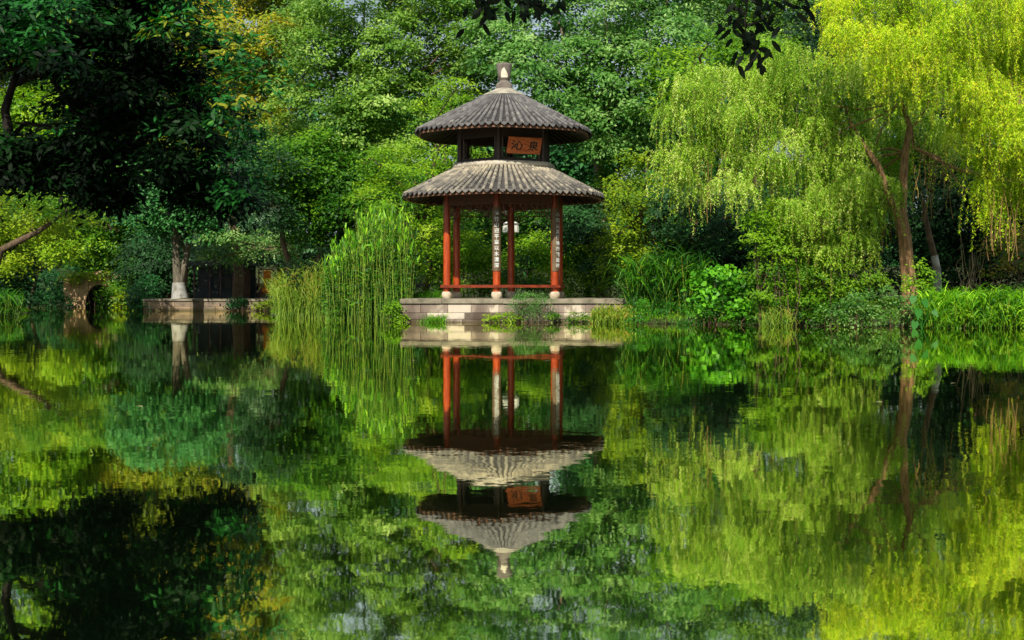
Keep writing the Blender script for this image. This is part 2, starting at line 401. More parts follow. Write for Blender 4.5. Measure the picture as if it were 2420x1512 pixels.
ff=np.stack([ii[:-1,:-1],ii[:-1,1:],ii[1:,1:],ii[1:,:-1]],-1).reshape(-1,4)
me=bpy.data.meshes.new('ground'); me.from_pydata(nv.tolist(),[],ff.tolist()); me.polygons.foreach_set('use_smooth',[True]*len(me.polygons)); me.update()
M['soil']=plainmat('damp_soil_and_moss',[(.3,(.012,.010,.006)),(.5,(.04,.05,.015)),(.7,(.06,.11,.02))],1.2,.95,bump=.6,bscale=10)
tag(link('ground',me,M['soil']),kind='structure')
m,nt,out=newmat('still_green_water')
geo=N(nt,'ShaderNodeNewGeometry')
def slope(scale,amp,sx=1.0,sy=1.0,detail=2):
    vm=N(nt,'ShaderNodeVectorMath',operation='MULTIPLY'); nt.links.new(geo.outputs['Position'],vm.inputs[0]); vm.inputs[1].default_value=(sx,sy,1)
    nz=noise(nt,scale,detail,.5,vm.outputs[0])
    s=N(nt,'ShaderNodeVectorMath',operation='SUBTRACT'); nt.links.new(nz.outputs['Color'],s.inputs[0]); s.inputs[1].default_value=(.5,.5,.5)
    q=N(nt,'ShaderNodeVectorMath',operation='MULTIPLY'); nt.links.new(s.outputs[0],q.inputs[0]); q.inputs[1].default_value=(amp*1.4,amp,0)
    return q.outputs[0]
def vadd(a,b):
    v=N(nt,'ShaderNodeVectorMath',operation='ADD'); nt.links.new(a,v.inputs[0]); nt.links.new(b,v.inputs[1]); return v.outputs[0]
sl_=vadd(slope(.9,.006,.7,1),vadd(slope(7,.009,.6,1),slope(26,.007,.7,1)))
up=N(nt,'ShaderNodeCombineXYZ'); up.inputs[2].default_value=1
nn=N(nt,'ShaderNodeVectorMath',operation='NORMALIZE'); pz=noise(nt,.11,3,.5); pm=N(nt,'ShaderNodeMapRange'); nt.links.new(pz.outputs[0],pm.inputs[0]); pm.inputs[1].default_value=.35; pm.inputs[2].default_value=.65; pm.inputs[3].default_value=.35; pm.inputs[4].default_value=1.5
sv=N(nt,'ShaderNodeVectorMath',operation='SCALE'); nt.links.new(sl_,sv.inputs[0]); nt.links.new(pm.outputs[0],sv.inputs['Scale'])
nt.links.new(vadd(sv.outputs[0],up.outputs[0]),nn.inputs[0])
gl=N(nt,'ShaderNodeBsdfGlossy',Roughness=.02); gl.inputs['Color'].default_value=(1,1,.76,1); nt.links.new(nn.outputs[0],gl.inputs['Normal'])
df=N(nt,'ShaderNodeBsdfDiffuse'); df.inputs[0].default_value=(.006,.016,.006,1)
lw=N(nt,'ShaderNodeLayerWeight',Blend=.5)
mr=N(nt,'ShaderNodeMapRange'); nt.links.new(lw.outputs['Facing'],mr.inputs[0]); mr.inputs[1].default_value=.6; mr.inputs[2].default_value=1.0; mr.inputs[3].default_value=.78; mr.inputs[4].default_value=.96
mx=N(nt,'ShaderNodeMixShader'); nt.links.new(mr.outputs[0],mx.inputs[0]); nt.links.new(df.outputs[0],mx.inputs[1]); nt.links.new(gl.outputs[0],mx.inputs[2]); nt.links.new(mx.outputs[0],out.inputs[0])
g=G(); g.add([(-60,-40,0),(60,-40,0),(60,86,0),(-60,86,0)],[(0,1,2,3)]); tag(g.build('pond_water',m),kind='structure')

# ------------------------------------------------------------------ pavilion
CX,CY,Z0=-.275,46.0,.77
TH=math.radians(-6.4)
def pv(R,a,z): return (CX+R*math.sin(a), CY-R*math.cos(a), z)
def va(k): return TH+k*PI/3
pav=thing('pavilion','two tiered hexagonal pavilion with grey tiled roofs and red columns on the stone platform','pavilion',(CX,CY,Z0))
def hexrho(mixf):
    def f(a):
        x=(a-TH)%(PI/3)-PI/6
        return mixf*(math.cos(PI/6)/math.cos(x))+(1-mixf)
    return f
def roof(name, r0,z0,r1,z1,nr,mat,conc,rowh,mixf,mixz=False):
    rho=hexrho(mixf); g=G(); nrow=int((r1-r0)/rowh)
    def prof(t):                       # t 0 top ..1 eave
        return r0+(r1-r0)*t, z0+(z1-z0)*(t+conc*math.sin(PI*t))
    seg=nr
    # pan tiles: stepped rows
    for i in range(nrow):
        ra,za=prof(i/nrow); rb,zb=prof((i+1)/nrow)
        for k in range(seg):
            a0=TH+2*PI*k/seg; a1=TH+2*PI*(k+1)/seg; am=(a0+a1)/2
            q0,q1,qm=rho(a0),rho(a1),rho(am)
            A=pv(ra*q0,a0,za+.012); Bq=pv(ra*q1,a1,za+.012); Cq=pv(rb*q1,a1,zb+.035); Dq=pv(rb*q0,a0,zb+.035)
            Am=pv(ra*qm,am,za-.03); Dm=pv(rb*qm,am,zb-.005)
            tn=.26+RS.normal(0,.06)
            g.add([A,Am,Dm,Dq],[(0,1,2,3)],tn); g.add([Am,Bq,Cq,Dm],[(0,1,2,3)],tn)
            E=pv(rb*q0,a0,zb-.01);F=pv(rb*q1,a1,zb-.01)
            g.add([Dq,Dm,pv(rb*qm,am,zb-.035),E],[(0,1,2,3)],.1); g.add([Dm,Cq,F,pv(rb*qm,am,zb-.035)],[(0,1,2,3)],.1)
    # cover tiles
    for k in range(nr):
        a=TH+2*PI*k/nr; q=rho(a); td=Vector((math.cos(a),math.sin(a),0)); 
        lt=RS.normal(0,.05)
        for i in range(nrow):
            ra,za=prof(i/nrow); rb,zb=prof((i+1)/nrow); 
            f0=min(1,.45+.55*(ra/r1)); f1=min(1,.45+.55*(rb/r1))
            wa=min(.055, ra*q*2*PI/nr*.36); wb=min(.055, rb*q*2*PI/nr*.36)
            tn=.50+.4*lt+RS.normal(0,.10)
            if i==nrow-1: tn+=.06
            if mixz: tn+=.30*(1-i/nrow)**2.2-.05
            pa=Vector(pv(ra*q,a,za+.02)); pb=Vector(pv((rb+.02)*q,a,zb+.02)); up_=Vector((0,0,1))
            vs=[]
            for (p,wd) in ((pa,wa*.88),(pb,wb*1.06)):
                for j in range(6):
                    b=PI*j/5; vs.append(p+td*math.cos(b)*wd+up_*math.sin(b)*wd*1.15)
            fs=[(j,j+1,7+j,6+j) for j in range(5)]+[(6,7,8,9,10,11)]
            g.add(vs,fs,tn,False)
    # drip tiles: leaf shaped plates between cover tiles
    for k in range(nr):
        a=TH+2*PI*(k+.5)/nr; q=rho(a); R_=r1*q; tdv=Vector((math.cos(a),math.sin(a),0)); rd=Vector((math.sin(a),-math.cos(a),0))
        wd=R_*2*PI/nr*.5; c=Vector(pv(R_+.02,a,z1+.03)); s_=.125
        pts=[(-1,0),(-.92,-.25),(-.6,-.62),(-.2,-.88),(0,-1),(.2,-.88),(.6,-.62),(.92,-.25),(1,0)]
        outl=[c+tdv*x*wd+Vector((0,0,1))*y*s_+rd*(-y)*.05 for x,y in pts]
        back=[p-rd*.02 for p in outl]
        nn_=len(pts)
        g.add(outl+back,[tuple(range(nn_)),tuple(range(2*nn_-1,nn_-1,-1))]+[(i,i+nn_,i+1+nn_,i+1) for i in range(nn_-1)],.34+RS.normal(0,.08))
    return g.build(name,M[mat],pav),rho
lr,rhoL=roof('lower_roof',1.78,5.28,3.69,4.33,90,'tile_lower',.005,.145,.45,True)
ur,rhoU=roof('upper_roof',.70,7.88,3.22,6.56,80,'tile',.01,.145,.45)
def ringband(name,rho,prof,mat,parent,seg=72,smooth=False):
    g=G(); g.lathe((CX,CY,0),prof,seg,.5,smooth,rho); return g.build(name,M[mat],parent)
ringband('eave_fascia',rhoL,[(3.61,4.30),(3.63,4.195),(3.55,4.195),(3.55,4.30)],'fascia',lr)
ringband('eave_fascia',rhoU,[(3.14,6.52),(3.16,6.415),(3.08,6.415),(3.08,6.52)],'fascia',ur)
def soffit(rho,r_in,z_in,r_out,z_out,parent):
    g=G(); g.lathe((CX,CY,0),[(r_out,z_out),(r_in,z_in)],72,.5,False,rho)
    for k in range(60):
        a=TH+2*PI*(k+.5)/60; q=rho(a); g.bar(pv(r_out*q,a,z_out-.03),pv(r_in*q,a,z_in-.03),.06,.06)
    g.build('soffit',M['wood_dark'],parent)
soffit(rhoL,1.7,5.15,3.57,4.27,lr); soffit(rhoU,.6,7.6,3.10,6.46,ur)
# plaster cone, ring ridge, finial
g=G(); g.lathe((CX,CY,0),[(.80,7.865),(.72,7.93),(.55,8.0),(.38,8.09),(.30,8.13)],36); g.build('plaster_cap',M['plaster'],ur)
g=G(); g.lathe((CX,CY,0),[(1.74,5.24),(1.88,5.27),(1.93,5.34),(1.90,5.42),(1.82,5.465),(1.55,5.47)],72,.5,True,hexrho(.5)); g.build('ridge_ring',M['ring_plaster'],lr)
fin=G(); fin.lathe((CX,CY,0),[(.30,8.12),(.295,8.25),(.27,8.30),(.245,8.33),(.19,8.36),(.165,8.40),(.17,8.44),(.21,8.47),(.225,8.6),(.275,8.95),(.285,9.0),(.23,9.02),(.1,9.02),(.0,9.02)],28); fo=fin.build('finial',M['finial'],pav)
g=G(); rows=[(8.50,.222,-26,30),(8.58,.228,-30,34),(8.66,.240,-26,26),(8.74,.251,-22,14),(8.80,.259,-12,6),(8.84,.264,-5,1)]
vs=[]
for z,r,a0,a1 in rows:
    for i in range(7):
        a_=math.radians(a0+(a1-a0)*i/6); vs.append((CX+(r+.006)*math.sin(a_),CY-(r+.006)*math.cos(a_),z))
g.add(vs,[(7*j+i,7*j+i+1,7*j+i+8,7*j+i+7) for j in range(5) for i in range(6)],.5,True); g.build('plaster_patch',M['old_plaster'],fo)
# columns
COLR=2.15
colo=[]
for k in range(6):
    g=G(); x,y,_=pv(COLR,va(k),0)
    g.lathe((x,y,0),[(.125,Z0+.22),(.13,2.4),(.118,4.35)],20); c=g.build('column',M['wood_red'],pav); colo.append(c)
    g=G(); g.lathe((x,y,Z0),[(.14,0),(.165,.05),(.185,.12),(.175,.19),(.145,.235),(.10,.237)],20); g.build('base_stone',M['drum'],c)
def side(k,R,z,t):                     # point on the side k..k+1
    a=Vector(pv(R,va(k),z)); b=Vector(pv(R,va(k+1),z)); return a.lerp(b,t)
# beams and hanging fretwork
for k in range(6):
    g=G(); g.bar(side(k,COLR,4.14,.04),side(k,COLR,4.14,.96),.09,.30); g.bar(side(k,COLR,4.40,0),side(k,COLR,4.40,1),.12,.22); g.build('beam',M['wood_brown'],pav)
    g=G(); 
    def fr(t,z): 
        return side(k,COLR,z,.065+t*.87)
    bars=[((0,3.97),(1,3.97)),((0,3.72),(1,3.72)),((0.0,3.97),(0.0,3.5)),((1,3.97),(1,3.5)),((0,3.5),(.09,3.5)),((.09,3.5),(.09,3.63)),((.09,3.63),(.0,3.63)),
          ((1,3.5),(.91,3.5)),((.91,3.5),(.91,3.63)),((.91,3.63),(1,3.63)),((.13,3.72),(.13,3.58)),((.87,3.72),(.87,3.58)),((.13,3.58),(.2,3.58)),((.87,3.58),(.8,3.58)),((.2,3.58),(.2,3.72)),((.8,3.58),(.8,3.72))]
    for i in range(9):
        t=.06+i*.11; bars.append(((t,3.97),(t,3.87 if i%2 else 3.72)))
        if i%2: bars.append(((t,3.87),(t+.06,3.87))); bars.append(((t+.06,3.87),(t+.06,3.72)))
    for (a,b) in bars:
        g.bar(fr(*a),fr(*b),.024,.024)
    g.build('fretwork',M['wood_brown'],pav)
# bench
g=G()
for k in (-2,-1,0,1):
    R1,R2=COLR-.16,COLR+.24
    vs=[pv(R1,va(k),1.14),pv(R2,va(k),1.14),pv(R2,va(k+1),1.14),pv(R1,va(k+1),1.14),pv(R1,va(k),1.235),pv(R2,va(k),1.235),pv(R2,va(k+1),1.235),pv(R1,va(k+1),1.235)]
    g.add(vs,[(0,3,2,1),(4,5,6,7),(1,2,6,5),(0,4,7,3)]+([(0,1,5,4)] if k==-2 else [])+([(3,7,6,2)] if k==1 else []))
g.build('bench',M['bench_red'],pav)
# upper storey: posts, rails, lattice windows, ceiling
UR=1.66
for k in range(6):
    g=G(); x,y,_=pv(UR,va(k),0); g.lathe((x,y,0),[(.10,5.40),(.10,6.75)],16); g.build('upper_post',M['wood_dark'],pav)
    g=G(); g.bar(side(k,UR,5.50,.03),side(k,UR,5.50,.97),.07,.15); g.bar(side(k,UR,6.46,.03),side(k,UR,6.46,.97),.09,.36); 
    for t in (.09,.91): g.bar(side(k,UR,5.57,t),side(k,UR,6.28,t),.05,.10)
    g.build('window_frame',M['wood_dark'],pav)
    if k in (2,3,4):
        g=G(); z0_,z1_=5.57,6.28
        for t in (.2,.36,.52,.66,.82): g.bar(side(k,UR-.03,z0_,t),side(k,UR-.03,z1_,t),.022,.022)
        for z in (5.68,5.82,5.93,6.08): 
            a,b=random.choice([(.11,.7),(.3,.89),(.11,.89)]); g.bar(side(k,UR-.03,z,a),side(k,UR-.03,z,b),.022,.022)
        g.bar(side(k,UR-.03,5.75,.28),side(k,UR-.03,5.75,.6),.02); g.bar(side(k,UR-.03,6.0,.44),side(k,UR-.03,6.0,.8),.02)
        g.build('lattice',M['wood_dark'],pav)
# couplet plaques and text
def text_mesh(body,size):
    cu=bpy.data.curves.new('t','FONT'); cu.body=body; cu.size=size; cu.align_x='CENTER'; cu.align_y='CENTER'; cu.extrude=.002; cu.offset=.004*size/.13*0.6
    o=bpy.data.objects.new('t',cu); COL.objects.link(o)
    dg=bpy.context.evaluated_depsgraph_get(); me=bpy.data.meshes.new_from_object(o.evaluated_get(dg))
    bpy.data.objects.remove(o); bpy.data.curves.remove(cu)
    return me
def add_text(items,mat,parent,name='lettering'):   # items: (char,size,matrix)
    V=[];F=[]
    for ch,s,mt in items:
        me=text_mesh(ch,s); b=len(V)
        V+=[tuple(mt@v.co) for v in me.vertices]; F+=[tuple(b+i for i in p.vertices) for p in me.polygons]
        bpy.data.meshes.remove(me)
    me=bpy.data.meshes.new(name); me.from_pydata(V,[],F); me.update()
    return link(name,me,M[mat],parent)
def plq(k,fa,chars):
    x,y,_=pv(COLR,va(k),0); g=G(); n=12; vs=[]
    for z in (1.70,3.84):
        for i in range(n+1):
            a=fa+math.radians(-82+164*i/n); vs.append((x+.150*math.sin(a),y-.150*math.cos(a),z))
        for i in range(n+1):
            a=fa+math.radians(82-164*i/n); vs.append((x+.136*math.sin(a),y-.136*math.cos(a),z))
    m_=2*(n+1); g.add(vs,[(i,(i+1)%m_,m_+(i+1)%m_,m_+i) for i in range(m_)],.5,False)
    g.add(vs[:m_],[(i,i+1,m_-2-i,m_-1-i) for i in range(n)]); g.add(vs[m_:],[(m_-1-i,m_-2-i,i+1,i) for i in range(n)])
    p=g.build('couplet_plaque',M['plaque'],colo[k])
    its=[]
    for i,ch in enumerate(chars):
        z=3.62-i*(1.74/(len(chars)-1))
        mt=Matrix.Translation((x+.156*math.sin(fa),y-.156*math.cos(fa),z))@Matrix.Rotation(fa,4,'Z')@Matrix.Rotation(PI/2,4,'X')
        its.append((ch,.165,mt))
    add_text(its,'letter_white',p)
plq(0,0.0,'憶竹山迎平章以水清深')
plq(1,math.radians(42),'小起流高行地四到面時')
# sign board
k=0; mid=side(0,UR,5.97,.52); fa=TH+PI/6
nrm=Vector((math.sin(fa),-math.cos(fa),0))
sg=thing('sign_board','orange wooden name board with two black characters hung under the upper eave','sign',tuple(mid+nrm*.2))
base=Matrix.Translation(mid+nrm*.24)@Matrix.Rotation(fa,4,'Z')@Matrix.Rotation(PI/2+math.radians(22),4,'X')
g=G()
def bxm(g,mt,c,s):
    vs=[mt@Vector((c[0]+x*s[0]/2,c[1]+y*s[1]/2,c[2]+z*s[2]/2)) for z in(-1,1) for y in(-1,1) for x in(-1,1)]
    g.add(vs,[(0,2,3,1),(4,5,7,6),(0,1,5,4),(2,6,7,3),(0,4,6,2),(1,3,7,5)])
bxm(g,base,(0,0,-.02),(1.24,.58,.04)); g.build('board',M['sign'],sg)
add_text([('沁',.36,base@Matrix.Translation((-.28,-.02,.006))@Matrix.Diagonal((1.25,1,1,1)))],'letter_black',sg)
add_text([('泉',.36,base@Matrix.Translation((.33,-.02,.006)))],'letter_black',sg)
g=G()
for x in (-.3,.3): g=G(); bxm(g,base,(x,.31,-.03),(.02,.10,.02)); g.build('hanger',M['wood_dark'],sg)
# garden lamp beyond the pavilion
LD=56.0; lx=(1437-1440)/3680*LD; ly=LD; lz=3.68
lg=float(CAMH*0+.5)
ln=thing('garden_lamp','white drum shaped post lamp seen behind the rear column of the pavilion','lamp',(lx,ly,lg))
g=G(); g.lathe((lx,ly,0),[(.0,lz-.19),(.33,lz-.19),(.355,lz-.16),(.355,lz+.11),(.30,lz+.13),(.0,lz+.13)],16,.5,False); g.build('lamp_shade',M['lamp_white'],ln)
g=G(); g.lathe((lx,ly,0),[(.0,lz+.18),(.34,lz+.18),(.33,lz+.22),(.20,lz+.29),(.05,lz+.33),(0,lz+.33)],16,.5,False); g.lathe((lx,ly,0),[(.04,lz+.12),(.04,lz+.19)],8); g.build('lamp_cap',M['lamp_white'],ln)
g=G(); g.tube([(lx,ly,.3),(lx,ly,lz-.18)],.05,8); g.build('post',M['wood_dark'],ln)

# ------------------------------------------------------------------ stone walls
def blockwall(name,label,A,B,ztop,cop_h,rows,mat,depth,blk=1.1,over=.05,cat='stone wall'):
    A=Vector(A);B=Vector(B); d=(B-A); ln_=d.length; d.normalize(); nrm=Vector((d.y,-d.x,0))   # front normal
    t=thing(name,label,cat,((A.x+B.x)/2,(A.y+B.y)/2,0))
    g=G(); z=ztop-cop_h; hs=rows
    inner=A-nrm*.05
    for ri,h in enumerate(hs):
        s=-random.uniform(0,.5)
        while s<ln_:
            w_=blk*random.uniform(.65,1.35); a=max(0,s); b=min(ln_,s+w_); 
            if b-a>.05:
                pr=random.uniform(0,.018); c=A+d*(a+b)/2-nrm*(.2-pr)
                g.box((c.x,c.y,z-h/2),(b-a-.014,.4,h-.012),math.atan2(d.y,d.x),.5+RS.normal(0,.09))
            s+=w_
        z-=h
    # mortar core
    c=(A+B)/2-nrm*(depth/2+.03); g.box((c.x,c.y,(ztop-cop_h-.6)/2-.005),(ln_-.02,depth-.02,(ztop-cop_h+.6)-.01),math.atan2(d.y,d.x),.05)
    g.build('wall',M[mat],t)
    g=G(); s=0
    while s<ln_-.01:
        w_=min(random.uniform(1.3,2.2),ln_-s); c=A+d*(s+w_/2)-nrm*(depth/2-over)
        g.box((c.x,c.y,ztop-cop_h/2+random.uniform(-.006,.006)),(w_-.01,depth+over,cop_h),math.atan2(d.y,d.x)); s+=w_
    g.build('coping',M['coping'],t)
    return t
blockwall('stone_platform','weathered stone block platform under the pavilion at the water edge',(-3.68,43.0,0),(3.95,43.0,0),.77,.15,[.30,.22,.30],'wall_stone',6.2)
blockwall('stone_quay','low ochre stone quay wall at left behind the reeds',(-18.6,66.0,0),(-11.0,66.0,0),.60,.11,[.27,.25,.4],'quay_stone',3.0,blk=1.5)

# ------------------------------------------------------------------ arch bridge (far left)
D=78.0; bc=P(232,700,D); t=thing('arch_bridge','small overgrown stone arch bridge at the far left end of the pond','bridge',(float(bc[0]),D,0))
g=G(); x0,x1=P(150,0,D)[0],P(330,0,D)[0]; ax=P(233,0,D)[0]; rr_=.80; ah=1.35; top=P(0,640,D)[2]
n=14; arc=[(ax-rr_*math.cos(PI*i/n), -.3+(ah+.3)*math.sin(PI*i/n)**.8) for i in range(n+1)]
for yy,fl in ((D,0),(D+2.0,1)):
    for i in range(n):
        (xa,za),(xb,zb)=arc[i],arc[i+1]; f=[(xa,yy,za),(xb,yy,zb),(xb,yy,top-.2*abs(xb-ax)),(xa,yy,top-.2*abs(xa-ax))]; g.add(f,[(0,1,2,3) if not fl else (3,2,1,0)])
    for (xs,xe) in ((x0,arc[0][0]),(arc[-1][0],x1)):
        tz=lambda x: top-.2*abs(x-ax)-.05*(x-ax)**2*.3
        g.add([(xs,yy,-.5),(xe,yy,-.5),(xe,yy,top-.2*abs(xe-ax)),(xs,yy,max(.6,tz(xs)))],[(0,1,2,3) if not fl else (3,2,1,0)])
    g.build('side_wall',M['bridge_stone'],t); g=G()
g=G()
for i in range(n): (xa,za),(xb,zb)=arc[i],arc[i+1]; g.add([(xa,D-.02,za),(xa,D+2.02,za),(xb,D+2.02,zb),(xb,D-.02,zb)],[(0,1,2,3)])
g.build('arch_underside',M['shed_dark_arch_shade'],t)  # near-black colour paints the shade under the arch
g=G(); g.add([(x0,D,max(.6,top-1.2)),(ax,D,top),(ax,D+2,top),(x0,D+2,max(.6,top-1.2))],[(0,1,2,3)]); g.add([(ax,D,top),(x1,D,top-.3),(x1,D+2,top-.3),(ax,D+2,top)],[(0,1,2,3)]); g.build('deck',M['coping'],t)

# ------------------------------------------------------------------ dark shed, board, banner, person
D=71.0; px=D/3680
def PS(x,y,D): return P(x/1.1901,y/1.1901,D)
a=PS(540,835,D); b=PS(706,835,D)
t=thing('dark_shed','low dark timber shed with slim posts behind the left quay','shed',(float(a[0]),D,.5))
zt=PS(0,748,D)[2]; gl_=.45
g=G(); g.box(((a[0]+b[0])/2,D+1.3,(zt+gl_)/2),(b[0]-a[0],.1,zt-gl_)); g.build('rear_wall',M['shed_dark_arch_shade'],t)
g=G(); g.box(((a[0]+b[0])/2,D+.5,zt+.12),(b[0]-a[0]+.6,2.4,.22)); g.build('roof',M['shed_dark_arch_shade'],t)
for x in (546,590,620.5,656,690):
    g=G(); q=PS(x,0,D)[0]; g.box((q,D,(zt+gl_)/2),(.09,.09,zt-gl_)); g.build('post',M['shed_post'],t)
xs=[546,590,620.5,656,690]
for i in range(4):
    g=G(); q0=PS(xs[i],0,D)[0]+.08; q1=PS(xs[i+1],0,D)[0]-.08
    g.box(((q0+q1)/2,D+.02,gl_+.28),(q1-q0,.05,.5)); g.box(((q0+q1)/2,D+.02,gl_+.64),(q1-q0,.04,.05)); g.box(((q0+q1)/2,D+.25,gl_+.95),(q1-q0-.15,.05,.45)); g.build('panel',M['shed_dark_arch_shade'],t)
q=PS(694,0,D)[0]; g=G(); g.box((q,D-.1,(zt+gl_)/2-.05),(.40,.05,zt-gl_-.1)); 
for j in range(6): g.box((q,D-.14,gl_+.2+j*.26),(.40,.02,.03))
g.build('board_wall',M['shed_brown'],t)
# orange banner on brown notice frame
D=69.5; t=thing('notice_frame','brown timber frame hung with bright orange banners beside the short reeds','notice board',(float(PS(750,0,D)[0]),D,.5))
x0,x1=PS(728,0,D)[0],PS(770,0,D)[0]; z1=PS(0,758,D)[2]
g=G()
for x in (x0,x1): g.box((x,D,(z1+.45)/2),(.07,.07,z1-.45))
for z in (z1,.95,1.35): g.box(((x0+x1)/2,D,z),(x1-x0-.075,.05,.06))
g.box(((x0+x1)/2,D+.05,1.0),(x1-x0,.02,.7)); g.build('frame',M['shed_brown'],t)
g=G(); c=PS(752,777,D); g.box((c[0],D-.07,c[2]),(.40,.02,.62)); c=PS(747,795,D); g.box((c[0],D-.07,c[2]-.08),(.16,.02,.30),0,.5); g.build('banner',M['orange'],t)
g=G(); c=PS(748,816,D); g.box((c[0],D-.07,c[2]),(.36,.02,.26),0,.5); g.build('banner',M['orange'],t)

def person(loc,h):
    t=thing('person','person in dark clothes standing with hands clasped beside the orange banners','person',loc)
    J=[(0,0,.94,.13),(0,0,1.12,.125),(0,0,1.38,.15),(0,0,1.50,.06),(0,-.01,1.56,.055),(0,-.01,1.66,.085),(0,-.01,1.74,.075),
       (.20,0,1.42,.055),(.26,-.02,1.16,.042),(.12,-.20,1.02,.032),(.03,-.24,1.0,.03),
       (-.20,0,1.42,.055),(-.26,-.02,1.16,.042),(-.12,-.20,1.02,.032),(-.03,-.24,1.02,.03),
       (.09,0,.84,.095),(.10,-.01,.48,.06),(.10,.02,.09,.04),(.11,-.13,.04,.035),
       (-.09,0,.84,.095),(-.10,-.01,.48,.06),(-.10,.02,.09,.04),(-.11,-.13,.04,.035)]
    E=[(0,1),(1,2),(2,3),(3,4),(4,5),(5,6),(2,7),(7,8),(8,9),(9,10),(2,11),(11,12),(12,13),(13,14),(0,15),(15,16),(16,17),(17,18),(0,19),(19,20),(20,21),(21,22)]
    s=h/1.80
    def grow(name,js,es,mat,infl=0):
        idx={j:i for i,j in enumerate(js)}
        me=bpy.data.meshes.new(name); me.from_pydata([(J[j][0]*s+loc[0],J[j][1]*s+loc[1],J[j][2]*s+loc[2]) for j in js],[(idx[a],idx[b]) for a,b in es],[])
        o=bpy.data.objects.new(name,me); COL.objects.link(o); m_=o.modifiers.new('s','SKIN'); sb=o.modifiers.new('b','SUBSURF'); sb.levels=1; sb.render_levels=1
        for i,j in enumerate(js):
            r=(J[j][3]+infl)*s; me.skin_vertices[0].data[i].radius=(r,r*.8); me.skin_vertices[0].data[i].use_root=(i==0)
        dg=bpy.context.evaluated_depsgraph_get(); m2=bpy.data.meshes.new_from_object(o.evaluated_get(dg)); bpy.data.objects.remove(o)
        m2.polygons.foreach_set('use_smooth',[True]*len(m2.polygons)); return link(name,m2,M[mat],t)
    grow('body',list(range(23)),E,'skin')
    grow('jacket',[0,1,2,7,8,9,11,12,13],[(0,1),(1,2),(2,7),(7,8),(8,9),(2,11),(11,12),(12,13)],'cloth_dark',.018)
    grow('trousers',[0,15,16,17,19,20,21],[(0,15),(15,16),(16,17),(0,19),(19,20),(20,21)],'cloth_dark',.018)
    g=G(); c=(loc[0],loc[1]+.01*s,loc[2]+1.70*s)
    g.lathe(c,[(.0,.10*s),(.06*s,.085*s),(.09*s,.04*s),(.095*s,-.01*s),(.08*s,-.03*s)],12); g.build('hair',M['hair'],t)
pp=PS(719,0,72.5); person((float(pp[0]),72.5,.10),1.62)

print('solid done')
# ------------------------------------------------------------------ TREES
def tpts(lst): return [P(u,v,D) for u,v,D in lst]
def gbase(u,D,dz=-.1):
    p=P(u,683,D); p[2]=float(gz(p[0],p[1]))+dz; return p
nleaf=0
BG='tall trees rising behind the pavilion'
# centre-left big feathery tree
def bigtree(label,poly,D,n,r,mat,tu,ttop,tr=.32,leaf=(.19,.10),dens=1.25,lpc=60,cr=.62,group=BG,dd=2.5,bark='bark',name='broadleaf_tree',cat='tree',**kw):
    n=int(n*1.35); b=fillblobs(poly,D,n,r,dd)
    kw.setdefault('tv',.19)
    base=gbase(tu,D+1); top=P(ttop[0],ttop[1],D+1)
    pts=curve(base,top,0,5,.02); rad=[tr*(1-.11*i) for i in range(6)]
    return tree(name,label,cat,pts,rad,b,mat,bark,leaf=leaf,cr=cr,dens=dens,lpc=lpc,group=group,**kw)
bigtree('tall feathery mid green tree filling the sky left of the pavilion roof',[(690,-60),(1190,-60),(1190,150),(1150,260),(1080,280),(960,360),(900,440),(690,460),(660,200)],62,50,1.25,'leaf_mimosa',800,(820,300),flat=.35,tmu=.5)
bigtree('tall blue green tree with visible pale branches behind the pavilion finial and right eave',[(1130,-60),(1660,-60),(1660,80),(1590,190),(1560,330),(1480,400),(1380,330),(1230,190),(1150,150)],57,46,1.15,'leaf_mimosa2',1424,(1424,300),bark='bark_pale',every=2,lr=.10,twigs=3,flat=.35,leaf=(.2,.10))
bigtree('low spreading bright green tree touching the left eaves of the pavilion',[(860,420),(960,330),(1080,200),(1120,330),(1080,420),(1040,560),(1000,690),(930,640),(850,520)],52,24,.85,'leaf_bright',1010,(1010,520),tr=.16,leaf=(.15,.06),cr=.55,dens=1.2,flat=.3,tmu=.42)
bigtree('tall yellowing tree between the dark foreground tree and the feathery tree',[(430,-60),(640,-60),(680,80),(640,300),(600,380),(470,330),(400,100)],68,28,1.3,'leaf_yellow',560,(540,300),tmu=.62)
bigtree('green tree top against the sky just left of the feathery tree',[(600,-60),(720,-60),(730,120),(700,300),(650,330),(620,150)],72,12,1.3,'leaf_mid',665,(660,330))
bigtree('dark dense round tree standing left of the tall reeds',[(620,350),(760,340),(900,400),(950,480),(880,560),(780,610),(700,560),(625,470)],59,26,1.05,'leaf_mid',760,(760,540),tmu=.30)
bigtree('shadowy dark tree with drooping branches above the short reeds',[(560,370),(660,350),(700,420),(690,530),(630,530),(580,470)],57,9,.8,'leaf_dark',700,(660,480),tr=.18)
bigtree('pale green tree stretching over the dark shed roof',[(500,550),(640,550),(720,570),(700,610),(600,612),(500,625)],64.5,12,.62,'leaf_mimosa2',770,(700,600),tr=.12,leaf=(.17,.08),cr=.5,flat=.3,tmu=.6)
